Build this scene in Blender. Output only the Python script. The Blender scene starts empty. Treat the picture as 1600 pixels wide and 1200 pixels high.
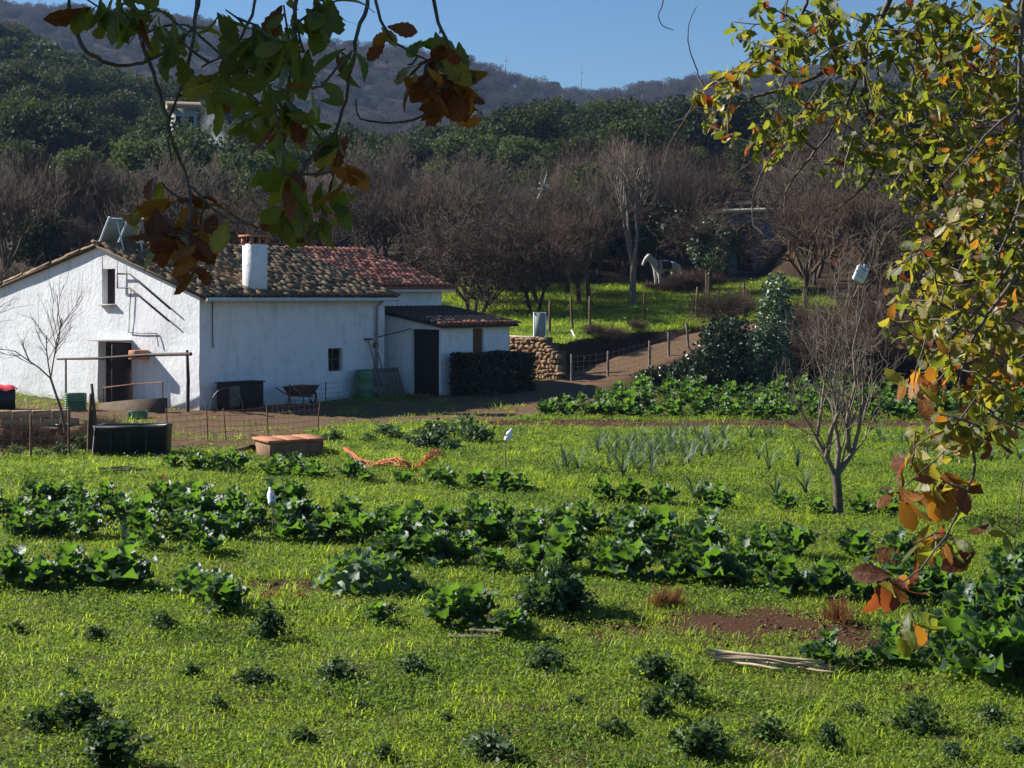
import bpy, math, random
import numpy as np
from math import sin, cos, pi, radians, atan2, sqrt
from mathutils import Vector, Matrix, Euler

rng = np.random.default_rng(7)
random.seed(7)
S = bpy.context.scene
COL = S.collection

# ------------------------------------------------------------------ camera, sky, sun, exposure
F, CZ, H0 = 2400.0, 3.3, 455.0            # focal length and eye level of the photograph (1600 px wide), eye height in metres
cam = bpy.data.cameras.new('camera')
cam.sensor_width = 36; cam.lens = 36 * F / 1600
cam.shift_y = -(600 - H0) / 1600
cam.clip_start = 0.1; cam.clip_end = 5000
camo = bpy.data.objects.new('camera', cam); COL.objects.link(camo)
camo.location = (0, 0, CZ); camo.rotation_euler = (pi / 2, 0, 0)
S.camera = camo

SUN_EL = radians(33); SUN_BACK = radians(21)      # sun stands left of the view and a little beyond the garden
sd = Vector((-cos(SUN_BACK) * cos(SUN_EL), sin(SUN_BACK) * cos(SUN_EL), sin(SUN_EL)))
w = bpy.data.worlds.new('World'); S.world = w; w.use_nodes = True
wn = w.node_tree
sky = wn.nodes.new('ShaderNodeTexSky'); sky.sky_type = 'NISHITA'; sky.sun_disc = False
sky.sun_elevation = SUN_EL; sky.sun_rotation = atan2(sd.x, sd.y)
sky.air_density = 1.25; sky.dust_density = 0.0; sky.ozone_density = 10.0
wn.links.new(sky.outputs[0], wn.nodes['Background'].inputs[0])
wn.nodes['Background'].inputs[1].default_value = 0.05
sl = bpy.data.lights.new('sun', 'SUN'); sl.energy = 5.0; sl.angle = radians(0.53); sl.color = (1, 0.955, 0.88)
so = bpy.data.objects.new('sun', sl); COL.objects.link(so)
so.rotation_euler = sd.to_track_quat('Z', 'Y').to_euler(); so.location = (-30, 20, 40)
S.view_settings.view_transform = 'Standard'; S.view_settings.look = 'None'
S.view_settings.exposure = 1.05; S.view_settings.gamma = 1.0
S.render.resolution_x = 1024; S.render.resolution_y = 768
S.cycles.volume_bounces = 0; S.cycles.max_bounces = 6; S.cycles.transparent_max_bounces = 8

# ------------------------------------------------------------------ materials
def lin(c):
    return tuple((x / 12.92 if x <= .04045 else ((x + .055) / 1.055) ** 2.4) for x in c)

class NT:
    def __init__(s, name):
        s.m = bpy.data.materials.new(name); s.m.use_nodes = True
        s.t = s.m.node_tree; s.n = s.t.nodes; s.l = s.t.links
        s.b = s.n['Principled BSDF']; s.out = s.n['Material Output']
    def node(s, typ, **kw):
        x = s.n.new(typ)
        for k, v in kw.items():
            if k.startswith('i_'):
                x.inputs[k[2:].replace('_', ' ')].default_value = v
            else: setattr(x, k, v)
        return x
    def noise(s, scale, detail=4, rough=.6, vec=None, coord='Object'):
        x = s.node('ShaderNodeTexNoise'); x.inputs['Scale'].default_value = scale
        x.inputs['Detail'].default_value = detail; x.inputs['Roughness'].default_value = rough
        if vec is None:
            tc = s.node('ShaderNodeTexCoord'); vec = tc.outputs[coord]
        s.l.new(vec, x.inputs['Vector']); return x.outputs['Fac']
    def ramp(s, fac, stops):
        r = s.node('ShaderNodeValToRGB'); e = r.color_ramp.elements
        while len(e) < len(stops): e.new(.5)
        for k, (p, c) in enumerate(stops):
            e[k].position = p; e[k].color = (*c, 1) if len(c) == 3 else c
        s.l.new(fac, r.inputs[0]); return r.outputs[0]
    def mix(s, fac, a, b, mode='MIX'):
        x = s.node('ShaderNodeMix', data_type='RGBA', blend_type=mode)
        for sock, val in ((x.inputs[0], fac), (x.inputs[6], a), (x.inputs[7], b)):
            if isinstance(val, (int, float)): sock.default_value = val
            elif isinstance(val, tuple): sock.default_value = (*val, 1) if len(val) == 3 else val
            else: s.l.new(val, sock)
        return x.outputs[2]
    def math(s, op, a, b=0.5):
        x = s.node('ShaderNodeMath', operation=op)
        for sock, val in ((x.inputs[0], a), (x.inputs[1], b)):
            if isinstance(val, (int, float)): sock.default_value = val
            else: s.l.new(val, sock)
        return x.outputs[0]
    def attr(s, name):
        x = s.node('ShaderNodeAttribute'); x.attribute_name = name; return x
    def rand(s):
        return s.node('ShaderNodeObjectInfo').outputs['Random']
    def bump(s, h, strength=.4, dist=.02):
        x = s.node('ShaderNodeBump'); x.inputs['Strength'].default_value = strength
        x.inputs['Distance'].default_value = dist; s.l.new(h, x.inputs['Height'])
        s.l.new(x.outputs[0], s.b.inputs['Normal']); return x.outputs[0]
    def color(s, c):
        if isinstance(c, tuple): s.b.inputs['Base Color'].default_value = (*c, 1)
        else: s.l.new(c, s.b.inputs['Base Color'])
    def rough(s, r): s.b.inputs['Roughness'].default_value = r
    def spec(s, v): s.b.inputs['Specular IOR Level'].default_value = v
    def translucent(s, col, fac):
        t = s.node('ShaderNodeBsdfTranslucent')
        if isinstance(col, tuple): t.inputs[0].default_value = (*col, 1)
        else: s.l.new(col, t.inputs[0])
        mx = s.node('ShaderNodeMixShader'); mx.inputs[0].default_value = fac
        s.l.new(s.b.outputs[0], mx.inputs[1]); s.l.new(t.outputs[0], mx.inputs[2])
        s.l.new(mx.outputs[0], s.out.inputs[0])

MAT = {}
def simple(name, c, rough=.8, var=.25, scale=6, bump=.0, spec=.3, metal=0):
    m = NT(name)
    n = m.noise(scale, 5, .65)
    a = tuple(x * (1 - var) for x in c); b = tuple(min(1, x * (1 + var)) for x in c)
    m.color(m.ramp(n, [(.3, a), (.7, b)])); m.rough(rough); m.spec(spec)
    m.b.inputs['Metallic'].default_value = metal
    if bump: m.bump(n, bump, .02)
    MAT[name] = m.m; return m.m

def leafy(name, c0, c1, tr, fac=.35, rough=.5, spec=.4, vein=False):
    """foliage: colour varies by object and by the per-face attribute tint, light shines through"""
    m = NT(name)
    r = m.math('FRACT', m.math('ADD', m.rand(), m.attr('tint').outputs['Fac']), 0)
    c = m.mix(r, c0, c1)
    if vein:          # paler midrib and side veins, blotches and browned margins
        u, v = m.attr('u').outputs['Fac'], m.attr('v').outputs['Fac']; au = m.math('ABSOLUTE', u, 0)
        vn = m.math('MAXIMUM', m.math('LESS_THAN', au, .07), m.math('LESS_THAN', m.math('PINGPONG', m.math('SUBTRACT', v, m.math('MULTIPLY', au, .16)), .065), .008))
        cv = m.node('ShaderNodeCombineXYZ'); m.l.new(u, cv.inputs[0]); m.l.new(m.math('MULTIPLY', v, 3.), cv.inputs[1]); m.l.new(m.math('MULTIPLY', r, 40.), cv.inputs[2])
        nb = m.noise(1.3, 5, .7, cv.outputs[0])
        c = m.mix(m.ramp(nb, [(.42, (0, 0, 0)), (.72, (.75, .75, .75))]), c, tuple(x * .45 for x in c0))
        c = m.mix(m.ramp(m.math('ADD', au, m.math('MULTIPLY', nb, .5)), [(1.15, (0, 0, 0)), (1.32, (.7, .7, .7))] if 0 else [(.80, (0, 0, 0)), (1.0, (.35, .35, .35))]), c, (.14, .06, .02))
        c = m.mix(m.math('MULTIPLY', vn, .45), c, tuple(min(1, x * 1.9 + .02) for x in c1))
    m.color(c); m.rough(rough); m.spec(spec)
    if vein: m.bump(nb, .5, .01)
    m.translucent(m.mix(r, tuple(x * .8 for x in tr), tuple(min(1, x * 1.25) for x in tr)), fac)
    MAT[name] = m.m; return m.m

# ground: soil, turf litter, dry path, red earth, chosen by attributes of the ground sheet
m = NT('ground')
n1 = m.noise(1.3, 6, .65); n2 = m.noise(9, 5, .7); n3 = m.noise(.25, 3, .5)
turf = m.mix(n2, (.050, .070, .010), (.12, .14, .022))
turf = m.mix(m.ramp(n1, [(.45, (0, 0, 0)), (.62, (1, 1, 1))]), turf, (.085, .062, .030))
soil = m.mix(n2, (.045, .021, .011), (.115, .055, .028))
path = m.mix(n2, (.075, .045, .026), (.20, .122, .068))
litter = m.mix(n2, (.020, .014, .009), (.065, .043, .025))
past = m.mix(n2, (.055, .10, .012), (.10, .15, .02))
red = m.mix(m.noise(1.5, 6, .7), (.045, .022, .012), (.20, .075, .032))
a = m.attr('zone')   # r soil, g path, b litter
sep = m.node('ShaderNodeSeparateColor'); m.l.new(a.outputs['Color'], sep.inputs[0])
a2 = m.attr('zone2')   # r red earth, g pasture
sep2 = m.node('ShaderNodeSeparateColor'); m.l.new(a2.outputs['Color'], sep2.inputs[0])
def edge(v): return m.ramp(m.math('ADD', v, m.math('MULTIPLY', m.math('SUBTRACT', n1, .5), .9)), [(.42, (0, 0, 0)), (.58, (1, 1, 1))])
c = m.mix(edge(sep.outputs[2]), turf, litter)
c = m.mix(edge(sep2.outputs[1]), c, past)
c = m.mix(edge(sep.outputs[0]), c, soil)
c = m.mix(edge(sep.outputs[1]), c, path)
c = m.mix(edge(sep2.outputs[0]), c, red)
m.color(c); m.rough(.95); m.spec(.1); m.bump(m.noise(14, 6, .75), .9, .05)
MAT['ground'] = m.m

# whitewash
m = NT('whitewash')
n1 = m.noise(2.2, 6, .7); n2 = m.noise(.7, 3, .6)
tcn = m.node('ShaderNodeTexCoord'); mp = m.node('ShaderNodeMapping'); mp.inputs['Scale'].default_value = (3, 3, .35)
m.l.new(tcn.outputs['Object'], mp.inputs[0]); n3 = m.noise(1.6, 5, .7, mp.outputs[0])
sz = m.node('ShaderNodeSeparateXYZ'); m.l.new(tcn.outputs['Object'], sz.inputs[0]); low = m.math('SUBTRACT', m.math('ADD', sz.outputs[2], m.math('MULTIPLY', m.noise(3.5, 6, .75), .9)), .42)   # splashed earth along the foot of the wall
c = m.ramp(n1, [(.28, (.60, .60, .59)), (.45, (.78, .79, .80)), (.75, (.84, .85, .87))])
c = m.mix(m.ramp(n3, [(.52, (0, 0, 0)), (.75, (.55, .55, .55))]), c, (.50, .50, .47))
c = m.mix(m.ramp(n2, [(.60, (0, 0, 0)), (.80, (.5, .5, .5))]), c, (.58, .56, .50))
c = m.mix(m.ramp(low, [(.0, (.75, .75, .75)), (.30, (0, 0, 0))]), c, (.30, .25, .19))
m.color(c); m.rough(.9); m.spec(.15); m.bump(m.noise(7, 6, .7), .55, .04)
MAT['whitewash'] = m.m

def tilemat(name, stops, lich):
    m = NT(name)
    r = m.math('FRACT', m.math('ADD', m.rand(), m.attr('tint').outputs['Fac']), 0)
    c = m.ramp(r, stops)
    n = m.noise(9, 5, .75)
    c = m.mix(m.ramp(n, [(.50, (0, 0, 0)), (.66, (.8, .8, .8))]), c, lich)
    m.color(c); m.rough(.9); m.spec(.15); m.bump(m.noise(30, 4, .7), .5, .01); MAT[name] = m.m
tilemat('tile_old', [(0, (.09, .055, .030)), (.35, (.20, .125, .070)), (.6, (.29, .195, .11)), (.8, (.13, .095, .055)), (1, (.34, .25, .16))], (.080, .070, .036))
tilemat('tile_red', [(0, (.20, .062, .036)), (.4, (.34, .115, .065)), (.7, (.44, .20, .13)), (1, (.27, .075, .045))], (.30, .20, .15))
simple('tile_bed', (.075, .052, .035), .95, .35, 6, .4)
simple('tile_shade', (.060, .045, .038), .9, .4, 6, .4)  # the lean-to roof's shade is put into this dark tile colour
simple('stone', (.34, .22, .12), .9, .45, 5, .6)
simple('soil', (.10, .048, .026), .95, .45, 3, .3)
simple('stone_joint', (.10, .07, .045), .95, .3, 6)
simple('wood_dark', (.028, .016, .012), .7, .4, 9, .3)
simple('wood_grey', (.14, .115, .085), .85, .4, 9, .3)
simple('wood_brown', (.13, .075, .04), .85, .4, 8, .3)
simple('cane', (.46, .36, .24), .6, .4, 7, .2)
simple('bark', (.105, .080, .062), .95, .45, 8, .8)
simple('twig_brown', (.080, .050, .031), .85, .35, 2)
simple('twig_grey', (.125, .094, .068), .85, .35, 2)
simple('twig_pale', (.185, .145, .112), .85, .3, 2)
simple('bark_oak', (.11, .09, .075), .85, .4, 20, .3)
simple('metal_dark', (.05, .045, .042), .5, .3, 8, 0, .5, .6)
simple('metal_wire', (.22, .20, .18), .5, .3, 8, 0, .5, .7)
simple('rust', (.16, .075, .035), .9, .4, 12, .3)
simple('black_plastic', (.006, .007, .009), .45, .3, 4, .1, .4)
simple('white_plastic', (.80, .82, .84), .4, .06, 6, 0, .5)
simple('grey_print', (.30, .31, .33), .6, .1, 6)
simple('orange_plastic', (.55, .12, .035), .5, .15, 8, 0, .4)
simple('red_cloth', (.55, .02, .05), .8, .25, 5, .2)
simple('green_plastic', (.08, .20, .10), .5, .2, 5, 0, .4)
simple('blue_plastic', (.04, .10, .28), .5, .2, 5, 0, .4)
simple('terracotta', (.42, .17, .085), .85, .25, 8, .2)
simple('brick_wall', (.22, .125, .07), .9, .35, 6, .5)
simple('block_sunlit', (.42, .27, .16), .9, .3, 6, .5)  # tan blocks, lightened so the colour itself carries the sunlight
simple('concrete', (.36, .35, .33), .9, .25, 5, .4)
simple('tarpaulin', (.012, .024, .020), .5, .6, 14, .9, .4)
simple('collector_back', (.30, .32, .28), .5, .15, 3)
simple('white_metal', (.80, .80, .78), .4, .06, 5, 0, .5)
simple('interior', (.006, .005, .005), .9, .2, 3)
simple('corrugated', (.42, .36, .27), .6, .3, 3, .2)
simple('blue_paint_shaded', (.10, .135, .17), .8, .3, 3, .3)  # blue wall colour, darkened to put the shed's shade into it
simple('horse_coat', (.46, .44, .41), .8, .28, 4)
simple('strap', (.02, .02, .025), .6, .2, 5)
simple('dry_stem', (.24, .15, .075), .85, .4, 8)
leafy('grass', (.115, .170, .012), (.215, .260, .028), (.52, .66, .04), .42, .55, .3)
leafy('weed', (.115, .185, .016), (.19, .255, .038), (.38, .52, .04), .33, .65, .2)
leafy('weed_dark', (.045, .085, .013), (.10, .15, .032), (.20, .32, .03), .38, .6, .25)
leafy('bean_leaf', (.026, .056, .019), (.068, .108, .036), (.10, .18, .03), .28, .55, .35)
leafy('leek', (.060, .105, .055), (.12, .17, .095), (.18, .27, .07), .25, .6, .3)
leafy('evergreen', (.008, .015, .005), (.050, .060, .018), (.07, .10, .015), .2, .75, .2)
leafy('evergreen_light', (.030, .048, .014), (.075, .09, .03), (.12, .17, .03), .25, .75, .2)
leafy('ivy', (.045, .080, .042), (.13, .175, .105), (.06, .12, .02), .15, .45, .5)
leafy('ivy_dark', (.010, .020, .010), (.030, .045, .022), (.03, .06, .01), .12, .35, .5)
leafy('hedge', (.012, .018, .007), (.040, .045, .016), (.06, .09, .015), .2, .5, .3)
leafy('dry_tuft', (.17, .065, .028), (.32, .15, .07), (.34, .15, .06), .3, .8, .1)
leafy('hill_bare', (.050, .042, .040), (.11, .088, .078), (.12, .09, .08), .15, .9, .05)
leafy('oak_green', (.045, .070, .011), (.105, .135, .022), (.30, .35, .026), .42, .38, .5, True)
leafy('oak_yellow', (.16, .155, .020), (.31, .26, .040), (.50, .43, .038), .42, .40, .5, True)
leafy('oak_orange', (.22, .085, .014), (.36, .15, .03), (.60, .25, .025), .42, .45, .4, True)
leafy('oak_brown', (.070, .026, .012), (.16, .06, .026), (.36, .09, .02), .36, .5, .4, True)
leafy('oak_pale', (.42, .38, .24), (.55, .50, .34), (.50, .45, .20), .3, .5, .4, True)
# cabbage: dark blue-green with pale ribs
m = NT('cabbage')
u = m.attr('u').outputs['Fac']; v = m.attr('v').outputs['Fac']
au = m.math('ABSOLUTE', u, 0)
rib = m.math('LESS_THAN', au, .07)
side = m.math('PINGPONG', m.math('ADD', v, m.math('MULTIPLY', au, -.45)), .09)
side = m.math('MULTIPLY', m.math('LESS_THAN', side, .012), .5)
vein = m.math('MAXIMUM', rib, side)
r = m.math('FRACT', m.math('ADD', m.rand(), m.attr('tint').outputs['Fac']), 0)
c = m.mix(r, (.012, .034, .017), (.050, .094, .038))
c = m.mix(m.math('MULTIPLY', vein, .5), c, (.22, .30, .20))
m.color(c); m.rough(.5); m.spec(.4); m.bump(m.noise(18, 3, .6), .35, .01)
m.translucent((.22, .44, .03), .30); MAT['cabbage'] = m.m

# ------------------------------------------------------------------ mesh helpers
class MB:
    """collects pieces of geometry; build() links them as one mesh object"""
    def __init__(s): s.v = []; s.q = []; s.t = []; s.n = 0; s.qa = []; s.ta = []; s.pa = {}
    def add(s, verts, faces, mat=0, tint=0., attrs=None):
        verts = np.asarray(verts, float).reshape(-1, 3); faces = np.asarray(faces, int)
        s.v.append(verts)
        for k in set(list(s.pa) + list(attrs or {})):
            s.pa.setdefault(k, [np.zeros(s.n)] if s.n else [])
            s.pa[k].append(np.asarray(attrs[k], float) if attrs and k in attrs else np.zeros(len(verts)))
        tt = np.broadcast_to(np.asarray(tint, float), (len(faces),)); mm = np.broadcast_to(np.asarray(mat, int), (len(faces),))
        if len(faces):
            if faces.shape[1] == 4: s.q.append(faces + s.n); s.qa.append((mm, tt))
            else: s.t.append(faces + s.n); s.ta.append((mm, tt))
        s.n += len(verts); return s
    def box(s, c, size, R=None, mat=0, tint=0., bev=0):
        x, y, z = [k / 2 for k in size]
        if bev:
            b = bev; vs = []; 
            for zz, ins in ((-z, b), (-z + b, 0), (z - b, 0), (z, b)):
                for (sx, sy) in ((-1, -1), (1, -1), (1, 1), (-1, 1)):
                    if ins == 0:
                        vs += [(sx * x, sy * (y - b), zz)] if sx * sy > 0 else [(sx * (x - b), sy * y, zz)]
                        vs += [(sx * (x - b), sy * y, zz)] if sx * sy > 0 else [(sx * x, sy * (y - b), zz)]
                    else:
                        vs += [(sx * (x - ins), sy * (y - ins), zz)] * 2
            vs = np.array(vs, float); fs = [(i + 8 * k, (i + 1) % 8 + 8 * k, (i + 1) % 8 + 8 * k + 8, i + 8 * k + 8) for k in range(3) for i in range(8)]
            fs += [(6, 4, 2, 0), (24, 26, 28, 30)]
        else:
            vs = np.array([(i * x, j * y, k * z) for i in (-1, 1) for j in (-1, 1) for k in (-1, 1)], float)
            fs = [(0, 1, 3, 2), (4, 6, 7, 5), (0, 4, 5, 1), (2, 3, 7, 6), (0, 2, 6, 4), (1, 5, 7, 3)]
        if R is not None: vs = vs @ np.array(R).T
        return s.add(vs + np.array(c), fs, mat, tint)
    def tube(s, pts, rad, sides=5, mat=0, cap=False, tint=0.):
        p = np.asarray(pts, float); k = len(p)
        r = np.broadcast_to(np.asarray(rad, float), (k,))
        d = np.gradient(p, axis=0); d /= (np.linalg.norm(d, axis=1)[:, None] + 1e-9)
        ref = np.array((0, 0, 1.)) if abs(d[:, 2]).mean() < .8 else np.array((1., 0, 0))
        a = np.cross(d, ref); a /= (np.linalg.norm(a, axis=1)[:, None] + 1e-9); b = np.cross(d, a)
        th = np.arange(sides) * 2 * pi / sides
        vs = p[:, None] + r[:, None, None] * (np.cos(th)[None, :, None] * a[:, None] + np.sin(th)[None, :, None] * b[:, None])
        i = np.arange(k - 1)[:, None] * sides; j = np.arange(sides)[None]; j2 = (j + 1) % sides
        fs = np.stack([i + j, i + j2, i + j2 + sides, i + j + sides], -1).reshape(-1, 4)
        n0 = s.n; s.add(vs.reshape(-1, 3), fs, mat, tint)
        if cap:
            for e in (0, k - 1):
                ring = n0 + e * sides
                tri = [(0, x, x + 1) for x in range(1, sides - 1)]
                s.t.append(np.array(tri) + ring); s.ta.append((np.full(len(tri), mat), np.full(len(tri), 0.)))
        return s
    def lathe(s, prof, c=(0, 0, 0), sides=12, mat=0):
        th = np.arange(sides) * 2 * pi / sides
        vs = np.array([[(r * cos(t), r * sin(t), z) for t in th] for r, z in prof]).reshape(-1, 3) + np.array(c)
        fs = [(k * sides + i, k * sides + (i + 1) % sides, (k + 1) * sides + (i + 1) % sides, (k + 1) * sides + i) for k in range(len(prof) - 1) for i in range(sides)]
        return s.add(vs, fs, mat)
    def mesh(s, name, mats, smooth=False):
        me = bpy.data.meshes.new(name)
        v = np.concatenate(s.v) if s.v else np.zeros((0, 3))
        q = np.concatenate(s.q) if s.q else np.zeros((0, 4), int); t = np.concatenate(s.t) if s.t else np.zeros((0, 3), int)
        me.vertices.add(len(v)); me.vertices.foreach_set('co', v.astype(np.float32).ravel())
        nl = q.size + t.size; me.loops.add(nl); me.loops.foreach_set('vertex_index', np.concatenate([q.ravel(), t.ravel()]).astype(np.int32))
        nf = len(q) + len(t); me.polygons.add(nf)
        ls = np.concatenate([np.arange(len(q)) * 4, q.size + np.arange(len(t)) * 3]).astype(np.int32)
        me.polygons.foreach_set('loop_start', ls)
        A = s.qa + s.ta
        if A:
            me.polygons.foreach_set('material_index', np.concatenate([x[0] for x in A]).astype(np.int32))
            tt = np.concatenate([x[1] for x in A])
            if np.any(tt):
                at = me.attributes.new('tint', 'FLOAT', 'FACE'); at.data.foreach_set('value', tt.astype(np.float32))
        for k, arr in s.pa.items():
            at = me.attributes.new(k, 'FLOAT', 'POINT'); at.data.foreach_set('value', np.concatenate(arr).astype(np.float32))
        for mm in ([mats] if isinstance(mats, str) else mats): me.materials.append(MAT[mm])
        me.update(calc_edges=True); me.validate()
        if smooth: me.polygons.foreach_set('use_smooth', np.ones(nf, bool))
        return me
    def build(s, name, mats, parent=None, smooth=False):
        return obj(name, s.mesh(name, mats, smooth), parent)

def obj(name, data, parent=None, loc=(0, 0, 0), rot=(0, 0, 0), scale=None):
    o = bpy.data.objects.new(name, data); COL.objects.link(o); o.parent = parent
    o.location = loc; o.rotation_euler = rot
    if scale is not None: o.scale = (scale,) * 3 if isinstance(scale, (int, float)) else scale
    return o
def tag(o, label, cat, group=None):
    o['label'] = label; o['category'] = cat
    if group: o['group'] = group
    return o
def thing(name, label, cat, loc=(0, 0, 0), rz=0, group=None, scale=None):
    return tag(obj(name, None, None, loc, (0, 0, rz), scale), label, cat, group)
def copy_tree(o, loc, rz=0, scale=1, label=None, group=None, parent=None):
    c = o.copy(); COL.objects.link(c); c.parent = parent
    if parent is None:
        c.location = loc; c.rotation_euler = (0, 0, rz); c.scale = (scale,) * 3 if isinstance(scale, (int, float)) else scale
        if label: c['label'] = label
        if group: c['group'] = group
    for ch in o.children: copy_tree(ch, None, parent=c)
    return c
def child_mesh(parent, name, mats, fn, smooth=False):
    b = MB(); fn(b); return b.build(name, mats, parent, smooth)
def rot3(rx, ry, rz): return np.array(Euler((rx, ry, rz)).to_matrix())

# ------------------------------------------------------------------ the lie of the land
def sst(a, b, x): t = np.clip((x - a) / (b - a), 0, 1); return t * t * (3 - 2 * t)
def vnoise(x, y, s, seed=0):
    x = np.asarray(x, float) * s + seed * 17.3; y = np.asarray(y, float) * s + seed * 9.1
    return (np.sin(x + 1.7 * np.sin(y * .9)) + np.sin(y * 1.1 + 1.3 * np.sin(x * 1.2 + 2)) + np.sin((x + y) * .7 + 4)) / 3
EX = np.array([-60, -5, -.6, -.3, 1.45, 1.8, 4, 7, 9, 12, 18, 60.]); EY = np.array([64, 61, 57, 53.0, 51.2, 52.9, 55.2, 57.6, 55.5, 53.5, 52.5, 53.])
PATH = np.array([(-14, 40.5, .05), (-3, 43.3, .08), (1.0, 48.6, .2), (2.6, 51.0, .42), (7.4, 56.2, 1.72), (10.5, 58.8, 2.05), (16, 61, 2.5)])
LX = np.array([-140, -85, -50, -20, 12, 45, 100.])
LYZ = [
    [(76, 6), (110, 14), (150, 26), (200, 38), (250, 46), (330, 40), (450, 50), (1200, 60)],
    [(76, 5.5), (110, 12), (150, 23), (200, 35), (250, 40), (330, 36), (450, 50), (1200, 60)],
    [(76, 5), (110, 10), (150, 18), (200, 25), (250, 26), (330, 30), (450, 52), (1200, 60)],
    [(76, 4.5), (110, 7), (150, 10), (200, 13), (250, 17), (330, 24), (450, 50), (1200, 60)],
    [(76, 3.6), (100, 7.5), (130, 11.5), (160, 15.5), (200, 17), (330, 24), (450, 46), (1200, 60)],
    [(76, 5.2), (100, 10), (130, 15), (160, 19.5), (200, 23), (330, 26), (450, 44), (1200, 60)],
    [(76, 6.5), (100, 12), (130, 18), (160, 24), (200, 30), (330, 34), (450, 46), (1200, 60)]]
RX = np.array([-700, -250, -140, -80, -40, -11, 10, 27, 50, 80, 150, 300, 700.]); RZ = np.array([70, 118, 112, 100, 98, 91, 84, 79, 82, 86, 92, 90, 60.])
def seg_dist(X, Y, pl):
    best = np.full(np.shape(X), 1e9); zz = np.zeros(np.shape(X))
    for a, b in zip(pl[:-1], pl[1:]):
        d = b - a; t = np.clip(((X - a[0]) * d[0] + (Y - a[1]) * d[1]) / (d[0] ** 2 + d[1] ** 2), 0, 1)
        q = np.hypot(X - a[0] - t * d[0], Y - a[1] - t * d[1])
        zz = np.where(q < best, a[2] + t * d[2], zz); best = np.minimum(best, q)
    return best, zz
def height(X, Y):
    X = np.asarray(X, float); Y = np.asarray(Y, float); X, Y = np.broadcast_arrays(X, Y)
    g = .022 * vnoise(X, Y, 1.9) + .02 * vnoise(X, Y, .5, 3) + sst(42, 50, Y) * .16
    g = g + sst(8.2, 2.0, Y) * 1.9 + sst(2, -30, Y) * 1.0
    ter = 1.78 + (Y - 56.5) * .088 + .05 * vnoise(X, Y, .9, 5)
    ter = np.maximum(ter, 1.35) + sst(8, 18, X) * sst(58, 76, Y) * 1.1
    E = np.interp(X, EX, EY)
    wd = np.where(X < -1, 9., np.where(X < 1.5, .25, .7))
    wd = np.interp(X, [-6, -1, -.3, 1.5, 3, 7, 12, 30], [9, 9, .2, .25, .8, 1.4, 3, 4.])
    z = g + (ter - g) * sst(0, 1, (Y - E) / wd)
    d, pz = seg_dist(X, Y, PATH); z = z + (pz - z) * sst(2.1, 1.25, d)
    # wooded hills beyond
    lanes = np.stack([np.interp(Y, [k[0] for k in L], [k[1] for k in L]) for L in LYZ])
    fx = np.interp(X, LX, np.arange(len(LX))); i0 = np.clip(np.floor(fx).astype(int), 0, len(LX) - 2); t = fx - i0; t = t * t * (3 - 2 * t)
    hl = np.take_along_axis(lanes, i0[None], 0)[0] * (1 - t) + np.take_along_axis(lanes, i0[None] + 1, 0)[0] * t
    hl = hl + 1.2 * vnoise(X, Y, .05, 2) * sst(90, 140, Y) + 3 * vnoise(X, Y, .018, 8) * sst(250, 400, Y)
    ridge = np.interp(X, RX, RZ) * np.exp(-((Y - 640) / 170) ** 2)
    hl = np.where(Y > 300, np.maximum(hl * sst(900, 420, Y), 0) + 0, hl)
    hl = np.where(Y > 300, hl + (np.maximum(hl, ridge) - hl) * sst(300, 520, Y), hl)
    z = z + (hl - z) * sst(72, 82, Y)
    # earth cut behind the garden on the right
    z = z + sst(12.5, 15, X) * sst(24, 20, X) * sst(75.2, 76.4, Y) * sst(96, 84, Y) * 2.2
    return z
def hz(x, y): return float(height(x, y))
def P(px, py, Y): return np.array(((px - 800) / F * Y, Y, CZ + (H0 - py) / F * Y))
def GP(px, py, y0=6., y1=110.):
    """the point of the ground that stands at this place of the photograph"""
    ys = np.linspace(y0, y1, 2600); h = height((px - 800) / F * ys, ys); r = CZ + (H0 - py) / F * ys
    k = np.argmax(r < h) if np.any(r < h) else len(ys) - 1
    Y = ys[k]; X = (px - 800) / F * Y; return np.array((X, Y, hz(X, Y)))

def axis(dense, d, far, g):
    a, b = dense; x = list(np.arange(a, b + d / 2, d)); st = d
    while x[-1] < far[1]: st = min(st * g, 14); x.append(x[-1] + st)
    st = d; lo = []
    c = a
    while c > far[0]: st = min(st * g, 14); c -= st; lo.append(c)
    return np.array(lo[::-1] + x)
def soilmask(X, Y):
    s = np.zeros(np.shape(X))
    for (px, py, rx, ry, amp) in SOIL: 
        c = GP(px, py); s = np.maximum(s, amp * np.exp(-(((X - c[0]) / rx) ** 2 + ((Y - c[1]) / ry) ** 2)))
    return s
SOIL = [(1180, 975, 2.0, .85, 1.1), (1010, 985, 1.1, .6, .95), (1330, 1000, 1.0, .6, 1.0), (440, 918, .7, .55, 1), (560, 935, .9, .4, .55),
        (100, 868, .6, .5, .8), (1010, 880, .9, .6, .5), (1130, 1000, 1, .5, .7), (60, 955, .7, .4, .5), (330, 890, .5, .4, .5), (900, 1000, .6, .3, .5), (760, 965, .5, .25, .8), (640, 905, .5, .3, .7), (1240, 1085, .5, .2, .6), (1450, 1075, .6, .25, .8), (880, 900, .5, .3, .7), (230, 905, .5, .3, .7), (1180, 800, .9, .5, .7), (700, 800, .8, .4, .6), (480, 975, .5, .25, .7)]
PATH2 = np.array([(-7.5, 39.0, 0), (-4, 39.4, 0), (-1.5, 40.4, 0), (.3, 43.5, 0), (1.2, 47, 0)])
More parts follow.
